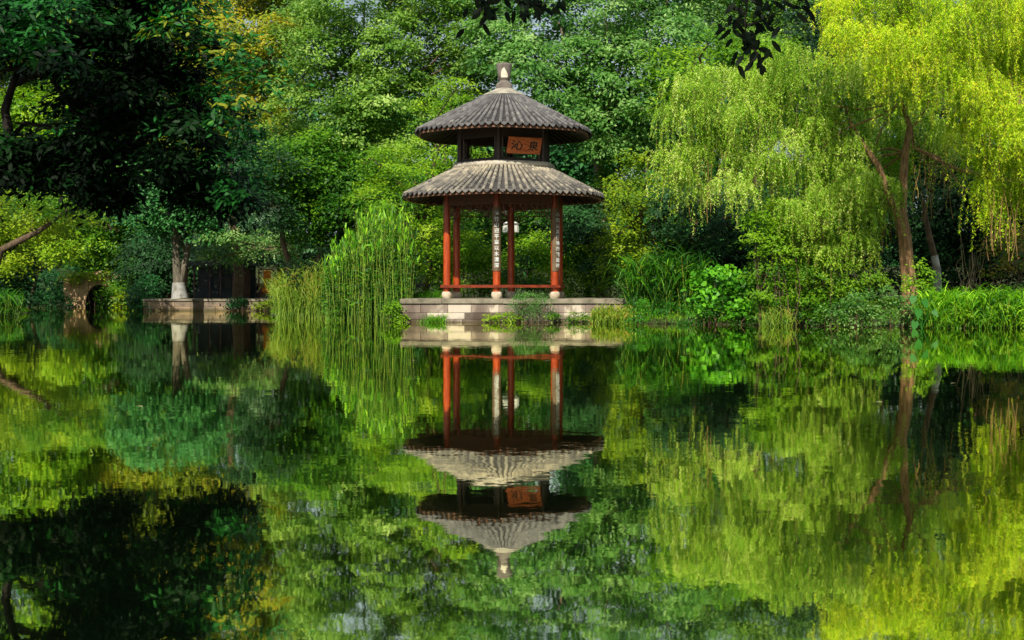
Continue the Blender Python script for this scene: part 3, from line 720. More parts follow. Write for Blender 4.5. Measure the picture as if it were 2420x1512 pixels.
# white-painted twin trunk tree
D=64.0
base=P(425,703,D)
t=thing('twin_trunk_tree','twin trunked tree with whitewashed foot on the left quay','tree',tuple(map(float,base)))
b=fillblobs([(300,400),(470,380),(520,420),(520,500),(490,560),(380,560),(330,560),(290,480)],D,26,.9,2)
g=G(); g.tube(tpts([(421,672,D),(417,620,D),(414,540,D),(404,460,D)]),[.24,.19,.17,.15],12,cap=False); g.tube(tpts([(424,668,D),(440,610,D+.3),(452,540,D+.5),(462,460,D+.5)]),[.20,.15,.13,.10],10,cap=False)
limbs(g,P(404,462,D),b[::5],.06,1); limbs(g,P(462,462,D+.5),b[1::5],.05,1); g.build('trunk',M['bark_grey'],t)
g=G(); g.tube(tpts([(425,706,D),(424,695,D),(423,685,D),(422,668,D)]),[.42,.38,.34,.30],14,cap=False); g.build('whitewashed_foot',M['whitewash'],t)
b+=fillblobs([(340,440),(500,440),(500,550),(440,560),(380,555),(340,530)],62.6,10,.6,.4)
a=L(); foliage(a,b,(.22,.12),.6,1.2,38,tmu=.6); a.build('crown',M['leaf_teal'],t)
bigtree('bright leafed low branch tree above the whitewashed trunk',[(330,450),(440,440),(480,490),(460,530),(350,520)],67.5,7,.6,'leaf_mid',450,(430,520),tr=.12,leaf=(.26,.15),cr=.5,lpc=30,tmu=.75,group=None)
# left bank group
LB='trees crowding the left bank'
bigtree('leaning sunlit yellow green tree at the left edge of the pond',[(-60,430),(120,420),(190,470),(200,560),(120,580),(60,640),(-60,640)],60,20,.9,'leaf_olive',-40,(10,600),group=LB,leaf=(.17,.08),tmu=.6,name='leaning_tree')
g=None
t=thing('leaning_tree','bare leaning trunk slanting up to the right at the left edge','tree',tuple(map(float,gbase(-40,56))))
g=G(); g.tube([gbase(-40,56)]+tpts([(0,592,56),(40,572,56),(90,548,56.5),(130,520,57),(165,490,57)]),[.24,.17,.14,.12,.08,.03],10,cap=False); g.build('trunk',M['bark'],t)
bb=fillblobs([(60,430),(210,440),(220,520),(130,510),(60,520)],57,12,.6); a=L(); foliage(a,bb,(.17,.08),.5,1.2,50,tmu=.4); a.build('crown',M['leaf_mid'],t)
bigtree('broad mid green tree behind the far end of the pond',[(150,440),(320,430),(420,520),(400,640),(330,720),(260,680),(200,600),(150,520)],80,30,1.3,'leaf_mid',300,(290,560),group=LB,tr=.3,leaf=(.24,.12),tmu=.34)
bigtree('sunlit lime green tree leaning over the arch bridge',[(30,580),(100,550),(190,570),(215,600),(150,612),(60,645),(20,630)],75,14,.75,'leaf_bright',60,(90,640),group=LB,tr=.14,leaf=(.24,.12),tmu=.7,lpc=34)
bigtree('dark tree between the arch bridge and the whitewashed trunk',[(330,560),(420,560),(500,620),(520,660),(400,700),(340,700),(300,650)],76,16,1.0,'leaf_dark',400,(400,620),group=LB,tr=.2)
bigtree('shadowed dark tree at the far left corner of the bank',[(-60,600),(60,620),(60,700),(-60,710)],62,9,.9,'leaf_dark',-10,(0,640),group=LB,tr=.15)
bigtree('green background tree seen through the gap at the left edge',[(-120,-200),(200,-200),(220,380),(120,430),(-60,430)],90,34,1.8,'leaf_bright',60,(60,400),group=LB,leaf=(.3,.14),cr=1.1,lpc=44,tmu=.4)
bigtree('yellow speckled far tree behind the dark foreground crown',[(100,-220),(460,-220),(500,300),(440,430),(240,430)],92,22,1.9,'leaf_yellow',330,(330,380),group=LB,leaf=(.32,.15),cr=1.1,lpc=40,tmu=.4)
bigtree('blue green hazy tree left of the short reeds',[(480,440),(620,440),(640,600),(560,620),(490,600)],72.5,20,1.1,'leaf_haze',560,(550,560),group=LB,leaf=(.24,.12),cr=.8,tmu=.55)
# right side
RG='trees behind the right bank'
bigtree('olive yellow bushy tree right of the pavilion eave',[(1440,420),(1500,390),(1580,420),(1640,500),(1640,600),(1560,690),(1450,690),(1430,560)],49.5,26,.78,'leaf_olive',1520,(1520,560),group=RG,tr=.14,leaf=(.13,.065),cr=.5,dens=1.6,lpc=46,tmu=.5)
bigtree('dark evergreen in shade right under the lower eave',[(1340,480),(1440,470),(1450,640),(1380,640),(1330,560)],54,10,.8,'leaf_dark',1390,(1390,580),group=RG,tr=.15)
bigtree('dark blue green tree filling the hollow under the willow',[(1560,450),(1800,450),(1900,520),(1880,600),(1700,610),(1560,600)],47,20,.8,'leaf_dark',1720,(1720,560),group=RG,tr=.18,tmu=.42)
bigtree('far dark tree at the top edge between the centre trees and the willow',[(1640,-60),(2010,-60),(2010,140),(1850,160),(1640,130)],70,18,1.5,'leaf_mimosa',1800,(1800,100),group=RG,tr=.3,tmu=.45)
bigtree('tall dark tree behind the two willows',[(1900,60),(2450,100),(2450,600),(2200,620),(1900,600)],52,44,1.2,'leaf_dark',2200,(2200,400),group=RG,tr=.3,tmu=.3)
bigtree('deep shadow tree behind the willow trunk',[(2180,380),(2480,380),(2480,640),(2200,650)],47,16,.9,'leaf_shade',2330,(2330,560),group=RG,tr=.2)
bigtree('bright green tree peeking over the left shoulder of the willow',[(1560,120),(1700,90),(1860,110),(1860,180),(1600,240),(1540,300)],50,12,.8,'leaf_bright',1640,(1640,260),group=RG,tr=.14,tmu=.35)
bigtree('vivid green feathery tree in the top right corner',[(2330,-60),(2500,-60),(2500,260),(2400,220)],46,9,.9,'leaf_bright',2480,(2450,200),group=RG,tr=.2,tmu=.6)
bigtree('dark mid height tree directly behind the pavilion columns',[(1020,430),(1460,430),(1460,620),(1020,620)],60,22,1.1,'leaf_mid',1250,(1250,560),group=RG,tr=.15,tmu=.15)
# far-off wood: one mass
a=L(); bb=[]
for i in range(190):
    u=random.uniform(-400,2850); D_=random.uniform(96,112); v=random.uniform(40,700) if not 600<u<1750 else random.uniform(250,700)
    p=P(u,v,D_); r=random.uniform(2.2,3.6); bb.append((p[0],p[1],p[2],r,r,r*.8))
foliage(a,bb,(.5,.28),1.6,.42,46,tmu=.5); wd_=a.build('far_woodland',M['leaf_teal']); tag(wd_,'dark far off woodland closing the view behind all the trees','woodland',kind='stuff')

# ------------------------------------------------------------------ WILLOWS
def subs(bl):
    o=[]
    for b in bl:
        o.append(b)
        for _ in range(2):
            s=b[3]*random.uniform(.5,.75); a=random.uniform(0,2*PI); o.append((b[0]+math.cos(a)*b[3]*.8,b[1]-random.uniform(-.3,.9)*b[3],b[2]+math.sin(a)*b[3]*.75,s,s,s*.75))
    return o
def willow(label,mat,blobs,trunk,lims,nst,leaf=(.085,.019),slen=(.32,1.1),M_=60,bare=0,bareb=None,group='weeping willows on the right bank',tmu=.5,rootpt=None):
    b0=trunk[0][0][0]; t=thing('weeping_willow',label,'willow',tuple(map(float,b0)),group)
    g=G()
    for pts,rad in trunk: g.tube(pts,rad,12,cap=False)
    for i,b in enumerate(blobs):
        if i%4==0: 
            r=lims[i%len(lims)]; g.tube(curve(r,np.array(b[:3])+np.array([0,1.0,-.3]),.2,6,.03),[.035,.03,.026,.02,.016,.012,.008],6,cap=False)
    g.build('trunk',M['bark_willow'],t)
    a=L(); st=L()
    for b in subs(blobs):
        c=np.array(b[:3]); R=np.array(b[3:6]); n=int(nst*R[0]*R[0])+8
        u=unit(RS.normal(size=(n,3))); u[:,2]=np.where(u[:,2]<-.15,-u[:,2],u[:,2])
        o=c+u*R*(.55+.45*RS.rand(n,1))
        out=u*np.array([1,1,0]); ln_=RS.uniform(slen[0],slen[1],n)*(.6+.5*R[0]); ln_*=np.where(RS.rand(n)<.15,1.8,1)
        ph=RS.uniform(0,6,n); amp=RS.uniform(.1,.5,n)
        def pos(t_):  # t_ (n,m) metres along
            m=t_.shape[1]; h=amp[:,None]*(1-np.exp(-t_*1.6)); 
            return o[:,None,:]+out[:,None,:]*h[:,:,None]+np.stack([.03*np.sin(3*t_+ph[:,None]),.03*np.cos(2.6*t_+ph[:,None]),-t_+.12*np.sin(np.minimum(t_*4,PI))],-1)
        # stems
        K=5; tt=np.linspace(0,1,K+1)[None]*ln_[:,None]; pp_=pos(tt); sd=unit(np.stack([RS.normal(size=n),RS.normal(size=n)*.4,np.zeros(n)],1))*.003
        for k in range(K):
            st.add(np.stack([pp_[:,k]-sd*.6,pp_[:,k]+sd,pp_[:,k+1]+sd,pp_[:,k+1]-sd],1),np.full(n,.5))
        m=M_; tl=RS.rand(n,m)*ln_[:,None]; keep=RS.rand(n,m)<(ln_[:,None]/slen[1])*.9+.1
        lp=pos(tl)[keep]; q=len(lp); idx=np.nonzero(keep)[0]
        ang=RS.uniform(0,2*PI,q); d=np.stack([np.cos(ang)*.75,np.sin(ang)*.75,-.75+.35*RS.normal(size=q)],1)
        nr=unit(np.stack([RS.normal(size=q)*.7,-.5+RS.normal(size=q)*.6,.7+RS.normal(size=q)*.5],1)); d=unit(d); nr=unit(nr-d*np.sum(nr*d,1,keepdims=True))
        bt=RS.normal(0,.09); stt=RS.normal(0,.10,n)
        leaves(a,lp,d,nr,leaf[0]*(.7+.6*RS.rand(q)),leaf[1]*(.8+.5*RS.rand(q)),tmu+bt+stt[idx]+RS.normal(0,.19,q)+.12*u[idx,2])  # tone also rises toward dome tops, top light put into the colour
    if bareb:
        for (u0,u1,v0,v1,D_,n) in bareb:
            for _ in range(n):
                u=random.uniform(u0,u1); va_=random.uniform(v0-40,v0+40); vb=random.uniform(v0+.4*(v1-v0),v1); p0=P(u,va_,D_+random.uniform(-.8,.8)); p1=p0.copy(); p1[2]=P(u,vb,D_)[2]; p1[0]+=random.gauss(0,.12)
                g2=np.linspace(0,1,7); seg=np.array([p0+(p1-p0)*q+np.array([.05*math.sin(5*q+u),0,0]) for q in g2])
                for k in range(6):
                    s=np.array([.009,0,0]); st.add(np.array([[seg[k]-s,seg[k]+s,seg[k+1]+s,seg[k+1]-s]]),np.array([.75]))
                m=random.randint(2,14); ti=RS.rand(m); lp=p0+(p1-p0)*ti[:,None]; d=np.stack([RS.normal(size=m)*.6,RS.normal(size=m)*.6,-np.ones(m)*.7],1)
                leaves(a,lp,d,unit(RS.normal(size=(m,3))),leaf[0],leaf[1]*1.3,np.full(m,tmu+.1))
    a.build('crown',M[mat],t); st.build('hanging_twigs',M['twig'],t)
    return t
M['twig']=plainmat('willow_twig',[(.3,(.12,.07,.02)),(.7,(.30,.18,.06))],5,.8)
D=39.6
DT=D; D=39.1
tr1=[(tpts([(2152,745,D),(2150,680,D),(2143,620,D),(2138,560,D),(2128,515,D)]),[.30,.235,.205,.20,.21]),
     (tpts([(2130,525,D),(2132,470,D+.2),(2135,420,D+.3),(2140,360,D+.3),(2150,300,D+.3),(2130,240,D)]),[.17,.14,.13,.11,.09,.06]),
     (tpts([(2127,520,D),(2108,480,D-.2),(2092,440,D-.4),(2075,390,D-.6),(2040,340,D),(2010,290,D+.3)]),[.15,.12,.10,.09,.07,.05])]
def wb(lst,D,asp=.8): 
    o=[]
    for u,v,r in lst:
        p=P(u,v,D+(random.uniform(1.3,1.9) if 2050<u<2190 and v>240 and D>39 else random.uniform(-1.1,1.1))); s=r*mpp(D); o.append((p[0],p[1],p[2],s,s,s*asp))
    return o
D=DT
B1=wb([(1650,215,60),(1720,190,60),(1800,165,60),(1890,160,70),(1980,160,70),(2070,170,65),(2150,190,70),(2220,220,60),
       (1620,280,60),(1700,270,60),(1790,250,70),(1880,250,70),(1980,250,75),(2080,270,65),(2170,290,60),(2240,330,50),
       (1610,360,50),(1690,350,60),(1770,340,60),(1850,340,60),(1930,330,60),(2010,350,60),(2090,350,50),
       (1630,430,40),(1720,430,45),(1880,420,60),(1960,410,65),(2040,430,65),(2100,400,45),
       (1900,490,50),(1970,480,60),(2040,490,50),(1880,545,35),(1950,545,35)],D)+wb([(1890,510,45),(1950,460,50),(2010,500,46),(2030,430,36),(1985,560,40),(1925,590,34),(2040,550,30)],38.2)
willow('broad weeping willow with pale lime strands and forked orange trunk on the right bank','leaf_willow',B1,tr1,[tr1[1][0][-1],tr1[2][0][-1],tr1[1][0][3]],135,tmu=.54,
       bareb=[(1900,1960,520,680,D,20),(1980,2060,480,690,D,26),(1620,1750,380,540,D+.6,14),(2160,2260,350,520,D+.6,12),(1780,1850,430,560,D,10),(2060,2110,430,600,D,12)])
tmp_=0
D=35.0
tr2=[([gbase(2510,D)]+tpts([(2490,600,D),(2480,450,D),(2440,300,D),(2380,200,D)]),[.3,.26,.22,.18,.12]),
     (tpts([(2480,450,D),(2380,430,D+1.8),(2260,400,D+2.4),(2160,350,D+2.6)]),[.12,.08,.06,.03])]
B2=wb([(2010,20,60),(2090,10,70),(2180,20,75),(2270,30,75),(2360,20,70),(2440,30,70),(2040,90,65),(2130,100,70),(2230,110,75),(2330,120,75),(2420,130,70),
       (2120,180,55),(2230,190,60),(2320,200,65),(2400,220,65),(2290,280,45),(2350,300,55),(2420,300,60),(2340,370,42),(2410,380,50),(2330,430,34),(2400,450,40),(2350,490,24),(2470,400,60)],D)
willow('golden green weeping willow crowding the top right corner with curtains of leaves','leaf_willow2',B2,tr2,[tr2[0][0][-1],tr2[0][0][-2],tr2[1][0][-1]],200,tmu=.55,
       bareb=[(2150,2230,360,480,D+1,9),(2330,2420,480,620,D,20)])
print('trees done')

# ------------------------------------------------------------------ REEDS, SEDGES, SHRUBS
def reeds(name,label,cat,uv,D,dd,n,h,mat,leafn,bl,bw,lean=.06,profile=None,plume=True,group=None,tmu=.5,tall=False):
    u0,u1=uv; c=P((u0+u1)/2,683,D); t=thing(name,label,cat,(float(c[0]),D,0.0),group)
    us=RS.uniform(u0,u1,n); Ds=D+RS.uniform(-dd,dd,n); base=np.stack([(us-HU)/FD*Ds,Ds,np.full(n,-.05)],1)
    base[:,2]=np.clip(gz(base[:,0],base[:,1])-.05,-.15,2)
    hh=np.array([h(u) if callable(h) else h for u in us])*(RS.uniform(.66,1.07,n)+.05*np.sin(us*.11))
    d=unit(np.stack([RS.normal(0,lean,n),RS.normal(0,lean,n),np.ones(n)],1))
    st=L(); strips(st,base,d,hh,.012 if tall else .015,.10,4,RS.normal(.6,.15,n),tap=.6,side=np.tile(np.array([[1.,0,0]]),(n,1)))
    st.build('stem',M['reed_stem' if tall else 'leaf_reed_dry'],t)
    a=L(); idx=np.repeat(np.arange(n),leafn); q=len(idx); tt=RS.rand(q)**.75*.92+.08
    p=base[idx]+d[idx]*(hh[idx]*tt)[:,None]; ang=RS.uniform(0,2*PI,q)
    ld=np.stack([np.cos(ang)*.55,np.sin(ang)*.55,.9+.3*RS.rand(q)],1)
    if tall:
        ld[:,2]=np.where(tt>.88,1.6,-.1+.8*RS.rand(q)); strips(a,p,ld,bl*RS.uniform(.5,1.2,q),bw*RS.uniform(.6,1.2,q)*(1+.3*(tt>.88)),RS.uniform(.2,1.3,q)*(tt<.88),3,tmu+RS.normal(0,.24,q)+.08*(base[idx,1]<D)+2.6*np.clip(tt-.80,0,1)+.1*(tt<.25))
    else: strips(a,p,ld,bl*RS.uniform(.6,1.2,q),bw*RS.uniform(.7,1.3,q),RS.uniform(.4,2.2,q),4,tmu+RS.normal(0,.2,q)+.25*(tt-.5))
    a.build('blade',M[mat],t)
    return t
def hp(u):   # height profile of tall reed clump, survey units over water
    xs=[745,780,830,870,905,935,965,985]; ys=[620,590,540,490,470,480,520,570]
    v=np.interp(u,xs,ys)+14; return (755-v)*mpp(46.5)
reeds('tall_reed_clump','tall dense bright green reed clump just left of the stone platform','reeds',(768,972),46.6,1.1,560,hp,'leaf_reed',18,.28,.044,lean=.07,tmu=.10,tall=True)
reeds('sedge_clump','shorter yellow green sedge clump at the left end of the tall reeds','reeds',(655,785),50,1.6,1000,lambda u:1.95*(1-.0*u) if u>700 else 1.7,'leaf_reed_dry',5,.75,.022,lean=.13,tmu=.45)
reeds('grass_tussock','dark arching clump of tall grass right of the pavilion','grass clump',(1495,1640),42.6,.9,230,lambda u:1.85,'leaf_reed',11,1.0,.046,lean=.24,tmu=.12)
reeds('yellow_reed','low yellow green reeds in the water right of the platform wall','reeds',(1400,1500),41.6,.35,170,.62,'leaf_reed_dry',7,.36,.03,lean=.12,tmu=.6)
reeds('bank_reed','lush long bladed green reeds along the right edge of the bank','reeds',(2190,2440),37.2,.8,640,1.05,'leaf_reed',12,.62,.036,lean=.22,tmu=.5)
reeds('pond_grass','small pale grass clump standing in the shallow water left of the willow','reeds',(1795,1870),38.4,.3,60,.7,'leaf_reed_dry',4,.4,.018,lean=.25,tmu=.55)
reeds('wall_tussock','small spiky tussock growing at the foot of the platform wall','grass clump',(1000,1050),42.6,.15,60,.28,'leaf_reed',6,.42,.016,lean=.3,tmu=.45)
reeds('behind_reed','thin dark green reeds between the tall clump and the pavilion','reeds',(975,1045),48,.7,160,.7,'leaf_reed',7,.6,.022,lean=.2,tmu=.3)
reeds('corner_grass','dark green grass clump at the left edge of the water','reeds',(-50,42),53,1.5,240,.95,'leaf_reed',8,.6,.035,lean=.15,tmu=.15)
def shrub(name,label,cat,poly,D,n,r,mat,leaf=(.10,.05),cr=.3,dens=3.2,lpc=40,dd=.5,group=None,stems=4,asp=.85,**kw):
    b=fillblobs(poly,D,n,r,dd,asp); uc=sum(p[0] for p in poly)/len(poly); base=gbase(uc,D,-.05)
    t=thing(name,label,cat,tuple(map(float,base)),group)
    g=G()
    for q in b: 
        zb=float(gz(q[0],q[1]))-.05
        if q[2]>zb+.2: g.tube(curve((q[0]*.7+float(base[0])*.3 if len(b)<20 else q[0]+.05,q[1]+.05,zb),q[:3],.0,4,.03),[.022,.018,.014,.010,.005],5,cap=False)
    if not g.v: g.tube(curve(base,b[0][:3],0,3,.0),[.015]*4,5)
    g.build('stem',M['bark'],t)
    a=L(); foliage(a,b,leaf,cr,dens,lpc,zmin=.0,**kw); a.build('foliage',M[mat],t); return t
shrub('wall_shrub','feathery blue green shrub growing against the front of the platform wall','shrub',[(1225,695),(1290,695),(1300,750),(1215,750)],42.5,11,.26,'leaf_mimosa2',(.075,.018),.25,5,50,.1,up=.3,droop=-.8,tmu=.45)
shrub('creeper_mound','vivid green mound of large round creeper leaves between grass clump and bush','creeper',[(1650,650),(1700,640),(1780,660),(1790,700),(1770,735),(1650,720)],40.3,15,.36,'leaf_kudzu',(.125,.12),.3,4.2,24,.4,shape=HEART,up=.25,tmu=.45,tv=.25)
shrub('layered_bush','tall lime green layered bush left of the willow trunk','shrub',[(1790,520),(1850,490),(1900,540),(1930,640),(1900,720),(1800,700),(1770,640)],39.0,26,.42,'leaf_bright',(.12,.045),.34,3.2,50,.5,flat=.3,tmu=.36)
shrub('under_bush','green bush trailing under the willow strands','shrub',[(1900,600),(2000,600),(2080,640),(2060,720),(1920,720)],39.2,18,.38,'leaf_mid',(.12,.045),.34,3.0,44,.5,flat=.35,tmu=.55)
shrub('variegated_bush','pale cream and green leafed bush at the water edge by the willow trunk','shrub',[(1960,715),(2040,690),(2140,690),(2180,740),(2160,765),(1960,765)],37.6,20,.26,'leaf_mimosa2',(.10,.05),.24,4,30,.35,tmu=.36,tv=.25)
shrub('leafy_sapling','slender bright sapling right beside the willow trunk','sapling',[(2155,640),(2190,620),(2190,700),(2150,700)],37.5,6,.22,'leaf_bright',(.11,.06),.2,4,24,.2,tmu=.45)
shrub('red_topped_shrub','rusty topped shrub near the right edge above the reeds','shrub',[(2340,560),(2440,540),(2450,640),(2370,650)],38.0,10,.36,'leaf_rust',(.11,.05),.3,3.4,36,.3,tmu=.6)
shrub('low_bank_plants','low leafy plants spilling over the bank right of the yellow reeds','shrub',[(1490,715),(1660,715),(1800,730),(1800,765),(1490,762)],40.2,24,.24,'leaf_kudzu',(.08,.035),.22,4.5,44,.35,tmu=.3)
shrub('wall_foot_plants','low yellow green plants creeping along the foot of the platform wall','ground plant',[(1150,745),(1220,742),(1220,758),(1150,760)],42.6,7,.13,'leaf_bright',(.07,.035),.13,7,34,.08,tmu=.6)
shrub('wall_foot_plants','small green plants between the feathery shrub and the yellow reeds','ground plant',[(1300,742),(1400,740),(1400,758),(1300,758)],42.6,8,.13,'leaf_mid',(.07,.035),.13,7,34,.08,tmu=.5)
shrub('hanging_vine','leafy green vine covering the left corner of the platform','vine',[(925,705),(945,705),(950,760),(915,760)],43.0,7,.17,'leaf_bright',(.10,.05),.16,6,30,.2,tmu=.45)
shrub('lower_bank_shrub','dark leafy fringe at the water edge under the willow','shrub',[(1800,720),(1990,715),(2000,765),(1800,768)],38.8,16,.26,'leaf_mid',(.10,.05),.24,4,36,.3,tmu=.25)
shrub('edge_weeds','mixed weeds in front of the long bladed reeds at the right edge','ground plant',[(2200,735),(2430,725),(2430,768),(2200,768)],36.7,22,.2,'leaf_bright',(.09,.05),.2,4.5,30,.3,tmu=.4)
shrub('hedge','sunlit bushy hedge seen between the pavilion columns','hedge',[(1000,600),(1100,560),(1180,580),(1180,690),(1000,690)],53.5,24,.6,'leaf_bright',(.14,.06),.4,2.6,44,.8,tmu=.45)
shrub('hedge','lighter green bushes behind the right half of the pavilion','hedge',[(1180,600),(1300,560),(1440,600),(1450,700),(1180,690)],54.5,28,.6,'leaf_bright',(.14,.06),.4,2.6,44,.8,tmu=.5)
shrub('dark_bush','round dark teal bush between the middle and right columns','bush',[(1205,610),(1265,610),(1275,680),(1200,680)],50.5,6,.36,'leaf_teal',(.10,.05),.3,4,40,.2,tmu=.2)
shrub('quay_plant','dark green plant hanging on the face of the left quay','plant',[(548,708),(580,708),(580,728),(545,728)],65.8,6,.22,'leaf_teal',(.12,.06),.2,5,30,.1,tmu=.2)
shrub('quay_plant','yellow green weed on the ochre quay wall','plant',[(605,712),(650,712),(640,726),(605,726)],65.8,5,.18,'leaf_olive',(.10,.05),.2,5,26,.1,tmu=.6)
shrub('bridge_bush','sunlit bush at the right foot of the arch bridge','bush',[(275,690),(320,670),(345,700),(335,728),(270,728)],77,10,.45,'leaf_olive',(.18,.08),.4,2.4,34,.6,tmu=.6)
shrub('bridge_bush','olive bush hanging over the left side of the arch bridge','bush',[(155,650),(250,640),(270,655),(160,668)],77.6,6,.3,'leaf_olive',(.18,.08),.35,2.6,30,.3,tmu=.55)
shrub('waterside_bush','shadowed teal bush by the far water edge','bush',[(40,695),(140,690),(175,722),(40,726)],76,10,.5,'leaf_teal',(.2,.09),.45,2.2,34,.6,tmu=.2)
shrub('quay_end_bush','dark bush at the left end of the quay','bush',[(320,670),(360,670),(360,735),(320,735)],67,8,.5,'leaf_teal',(.16,.08),.4,2.4,40,.5,tmu=.3)
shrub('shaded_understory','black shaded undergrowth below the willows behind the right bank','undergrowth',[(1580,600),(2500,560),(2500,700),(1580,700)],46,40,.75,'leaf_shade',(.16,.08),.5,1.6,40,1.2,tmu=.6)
shrub('bank_undergrowth','near black undergrowth added as the shaded interior behind the tall and short reeds','undergrowth',[(770,590),(960,540),(980,705),(690,705),(690,640)],49.4,22,.55,'leaf_shade',(.15,.07),.5,1.8,40,.5,tmu=.6)  # near-black leaves paint the shade between the reed stems
shrub('bank_undergrowth','leafy undergrowth on the far left bank behind the arch bridge','undergrowth',[(-40,640),(320,640),(320,715),(-40,715)],82,20,1.0,'leaf_teal',(.22,.1),.6,1.3,36,1,tmu=.2)
# bare twiggy shrub
t=thing('bare_shrub','leafless pale twiggy shrub above the reeds at right','shrub',tuple(map(float,gbase(2290,38.6)))); g=G(); b0=gbase(2290,38.6)
for i in range(16):
    e=P(random.uniform(2255,2330),random.uniform(535,610),38.6+random.uniform(-.4,.4)); g.tube(curve(b0,e,.0,5,.04),[.022,.018,.014,.011,.008,.004],5,cap=False)
g.build('branches',M['bark_pale'],t)
# whitewashed small trunk in the shade
D=42.0; t=thing('small_tree','thin leaning tree with whitewashed foot in the shade right of the willow','tree',tuple(map(float,gbase(2215,D)))); g=G()
g.tube(tpts([(2208,606,D),(2200,575,D),(2190,530,D),(2180,470,D)]),[.11,.10,.085,.06],10,cap=False); g.build('trunk',M['bark'],t)
g=G(); g.tube([gbase(2216,D)]+tpts([(2214,636,D),(2208,604,D)]),[.14,.13,.115],10,cap=False); g.build('whitewashed_foot',M['whitewash'],t)
bb=fillblobs([(2140,430),(2230,430),(2230,500),(2150,500)],D,5,.5); a=L(); foliage(a,bb,(.12,.05),.35,1.6,30,tmu=.4); a.build('crown',M['leaf_dark'],t)
# taro
t=thing('taro_plant','blue green taro with big heart shaped leaves at the water edge','plant',(float(P(2175,683,36.3)[0]),36.3,0.0))
for (u,v,l,dx,dz) in [(2170,738,.38,-.1,-1),(2183,716,.34,.2,-1),(2163,768,.34,-.25,-1),(2160,708,.32,-.3,-.9),(2205,742,.26,.4,-.9)]:
    p=P(u,v-8,36.0+random.uniform(-.2,.2)); p[2]=max(p[2],.22); a=L(); leaves(a,p[None],np.array([[dx,-.35,dz*.75]]),np.array([[random.uniform(-.3,.3),-1,.5]]),np.array([l*.85]),np.array([l*.62]),np.array([random.uniform(.2,.55)]),HEART); a.build('leaf',M['leaf_taro'],t)
    g=G(); g.tube(curve((float(P(2178,683,36.3)[0]),36.3,-.05),p,.1,4,.0),.012,5,cap=False); g.build('stalk',M['leaf_taro'],t)
# floating leaves
fl0=None
M['float_leaf']=plainmat('dry_floating_leaf',[(.3,(.25,.22,.08)),(.7,(.5,.45,.22))],9,.6)
for i in range(14):
    if fl0 is None:
        a=L(); leaves(a,np.array([[-.05,0,.0]]),np.array([[1.,0,0]]),np.array([[0,0,1.]]),np.array([.11]),np.array([.06]),np.array([.5]),OVAL); fl0=a.build('floating_leaf',M['float_leaf']); o=fl0
    else: o=fl0.copy(); COL.objects.link(o)
    tag(o,'small pale dry leaf lying on the still pond water','leaf',group='dry leaves floating on the pond')
    yy=random.uniform(9,34); o.location=(random.uniform(-.3,.34)*yy,yy,.012); o.rotation_euler=(0,0,random.uniform(0,6.28)); s_=random.uniform(.7,1.5); o.scale=(s_,s_,s_)
# grass on the banks: nobody could count it
n=150000
X=RS.uniform(-24,20,n); Y=RS.uniform(38,62,n); d=sdist(X,Y); ok=(d>.05)&(d<22)&~((np.abs(X)<4.2)&(Y<49.4)&(Y>42.5)); X,Y=X[ok],Y[ok]; n=len(X)
a=L(); base=np.stack([X,Y,gz(X,Y)-.02],1); strips(a,base,np.stack([RS.normal(0,.35,n),RS.normal(0,.35,n),np.ones(n)],1),RS.uniform(.10,.30,n),.03,.8,2,RS.normal(.5,.2,n))
tag(a.build('bank_grass',M['leaf_grass']),'rough sunlit grass covering the banks around the pavilion','grass',kind='stuff')

# ------------------------------------------------------------------ FOREGROUND TREES
D=22.0
rb=P(-190,700,D); root=np.array([rb[0],D,float(gz(rb[0],D))])
t=thing('foreground_tree','huge dark shaded tree reaching in from the left edge over the water','tree',tuple(map(float,root)))
dark=fillblobs([(-160,-240),(300,-240),(330,-20),(420,80),(460,220),(475,330),(470,420),(430,430),(350,380),(270,420),(190,390),(170,330),(180,190),(80,140),(-100,140)],D,84,.52,1.8,.6)
dark+=fillblobs([(-100,330),(60,350),(200,380),(270,440),(100,400),(-100,410)],D,16,.42,1.2,.6)
dark+=fillblobs([(190,420),(300,430),(290,490),(230,480)],D,7,.27,.5,.7)+fillblobs([(400,420),(560,430),(560,480),(445,495)],D,9,.27,.5,.7)+fillblobs([(-60,380),(200,390),(200,430),(-60,420)],D,10,.3,.5,.7)
g=G(); fork=P(-60,420,D)
g.tube([root,P(-150,600,D),P(-100,500,D),fork],[.34,.30,.26,.22],12,cap=False)
for pts,r in [([(-60,420),(10,380),(22,320),(12,260),(30,200),(60,120),(80,0)],.12),([(-60,420),(100,400),(200,340),(300,280),(420,250)],.12),([(-60,430),(140,420),(300,400),(480,380)],.10),([(22,330),(60,290),(120,300),(200,330)],.05),([(30,200),(150,150),(300,200),(450,290),(560,340)],.07),([(-100,170),(60,160),(240,220),(420,320)],.06)]:
    q=[P(u,v,D+random.uniform(-.3,.3)) for u,v in pts]; g.tube(q,[r*(1-.75*i/(len(q)-1)) for i in range(len(q))],8,cap=False)
limbs(g,P(200,300,D),dark[::4],.025,2,1,.010); g.build('trunk',M['bark_dark'],t)
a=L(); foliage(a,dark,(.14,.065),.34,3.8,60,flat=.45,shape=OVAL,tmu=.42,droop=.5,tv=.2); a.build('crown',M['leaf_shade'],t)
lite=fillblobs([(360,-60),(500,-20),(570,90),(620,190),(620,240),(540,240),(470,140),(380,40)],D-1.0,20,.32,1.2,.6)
edge=fillblobs([(480,200),(600,280),(600,420),(560,470),(500,460),(520,330)],D-1.0,14,.32,1.2,.6)+fillblobs([(-40,-40),(180,-40),(220,60),(160,150),(60,130),(-40,120)],D-4,16,.30,.6,.6)
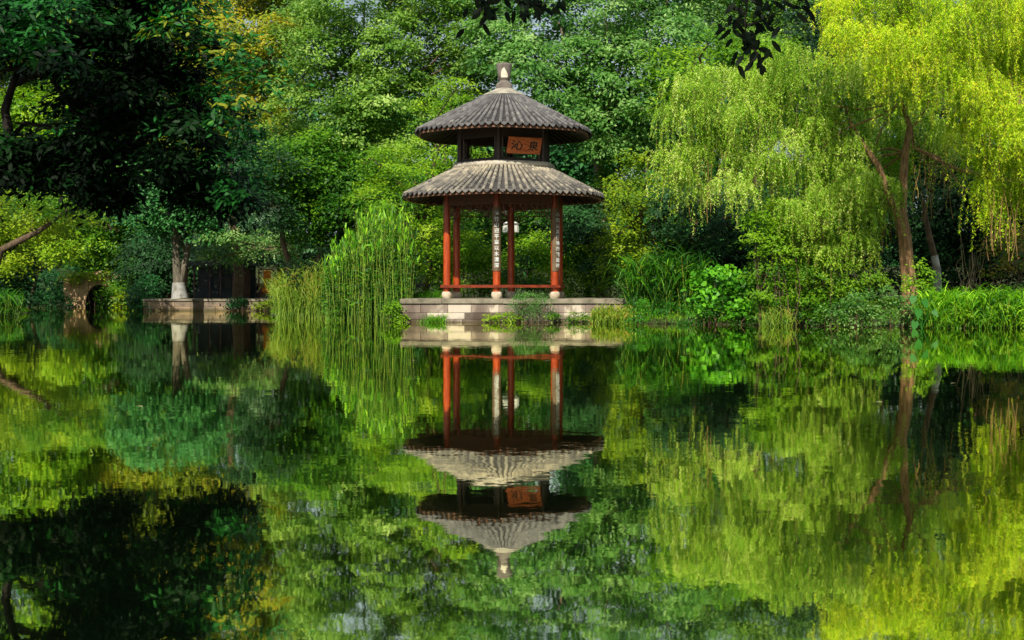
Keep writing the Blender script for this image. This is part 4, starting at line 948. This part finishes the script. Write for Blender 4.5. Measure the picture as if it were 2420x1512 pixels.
a=L(); foliage(a,edge,(.135,.055),.30,4.2,26,flat=.4,shape=OVAL,tmu=.36,droop=.5,tv=.26,up=.8,fill=.2); foliage(a,lite,(.135,.055),.30,4.0,24,flat=.4,shape=OVAL,tmu=.62,droop=.5,tv=.26,up=.8,fill=.2); foliage(a,dark,(.14,.055),.30,.55,20,flat=.45,shape=OVAL,tmu=.28,droop=.5,tv=.22,up=.8,fill=.8); a.build('outer_foliage',M['leaf_near'],t)
# overhanging tree: stands behind the viewer, unseen canopy shaped to shade the left tree
rt=np.array([-4.6,3.0,float(gz(-4.6,3.0))])
t=thing('overhanging_tree','near black leafy sprigs hanging from above at the top edge of the view','tree',tuple(map(float,rt)))
g=G(); g.tube([rt,rt+[.2,.2,2.5],rt+[.5,.8,5],rt+[1,2,7.2]],[.36,.30,.26,.22],12,cap=False)
top=rt+np.array([1,2,7.2]); can=[]
for i in range(26):
    c=np.array([random.uniform(-9.5,3.5),random.uniform(5,13.5),random.uniform(6.6,9.0)]); can.append((c[0],c[1],c[2],1.2,1.2,.6))
limbs(g,top,can,.09,1,2)
D=12.5
sp=[]
def sprig(pts,n,s):
    q=[P(u,v,D) for u,v in pts]; g.tube(q,[.012*(1-.7*i/(len(q)-1)) for i in range(len(q))],5,cap=False)
    for _ in range(n):
        i=random.randint(0,len(q)-2); f=random.random(); sp.append(q[i]+(q[i+1]-q[i])*f)
sprig([(1800,-120),(1770,-20),(1760,50),(1765,100),(1780,150)],50,1); sprig([(1760,30),(1730,55),(1700,70)],9,1); sprig([(1765,60),(1800,50),(1850,20)],12,1)
sprig([(1850,-80),(1830,-10),(1880,15),(1900,0)],12,1); sprig([(1180,-120),(1160,-10),(1140,40)],40,1); sprig([(1170,-60),(1230,15),(1310,5)],44,1); sprig([(1765,105),(1790,125),(1795,145)],10,1)
g.tube(curve(top,P(1800,-120,D),.6,8,.02),[.10,.08,.07,.06,.05,.04,.03,.02,.012],6,cap=False); g.tube(curve(top,P(1180,-120,D),.6,8,.02),[.10,.08,.07,.06,.05,.04,.03,.02,.012],6,cap=False); g.tube(curve(P(1800,-120,D),P(1850,-80,D),.02,2),.012,5)
g.build('trunk',M['bark_dark'],t)
a=L(); foliage(a,can,(.15,.07),.8,1.5,46,shape=OVAL,tmu=.4)
sp=np.array(sp); sp=sp+RS.normal(size=sp.shape)*np.array([.10,.08,.07]); q=len(sp); ang=RS.uniform(0,2*PI,q)
leaves(a,sp,np.stack([np.cos(ang),.4*np.sin(ang),-.8+.4*RS.normal(size=q)],1),np.stack([.5*RS.normal(size=q),-np.ones(q),.4*RS.normal(size=q)],1),.15*(.7+.5*RS.rand(q)),.06,np.full(q,.2),OVAL)
a.build('crown',M['leaf_shade'],t)
tot=sum(len(o.data.polygons) for o in sc.objects if o.type=='MESH'); print('polys',tot)
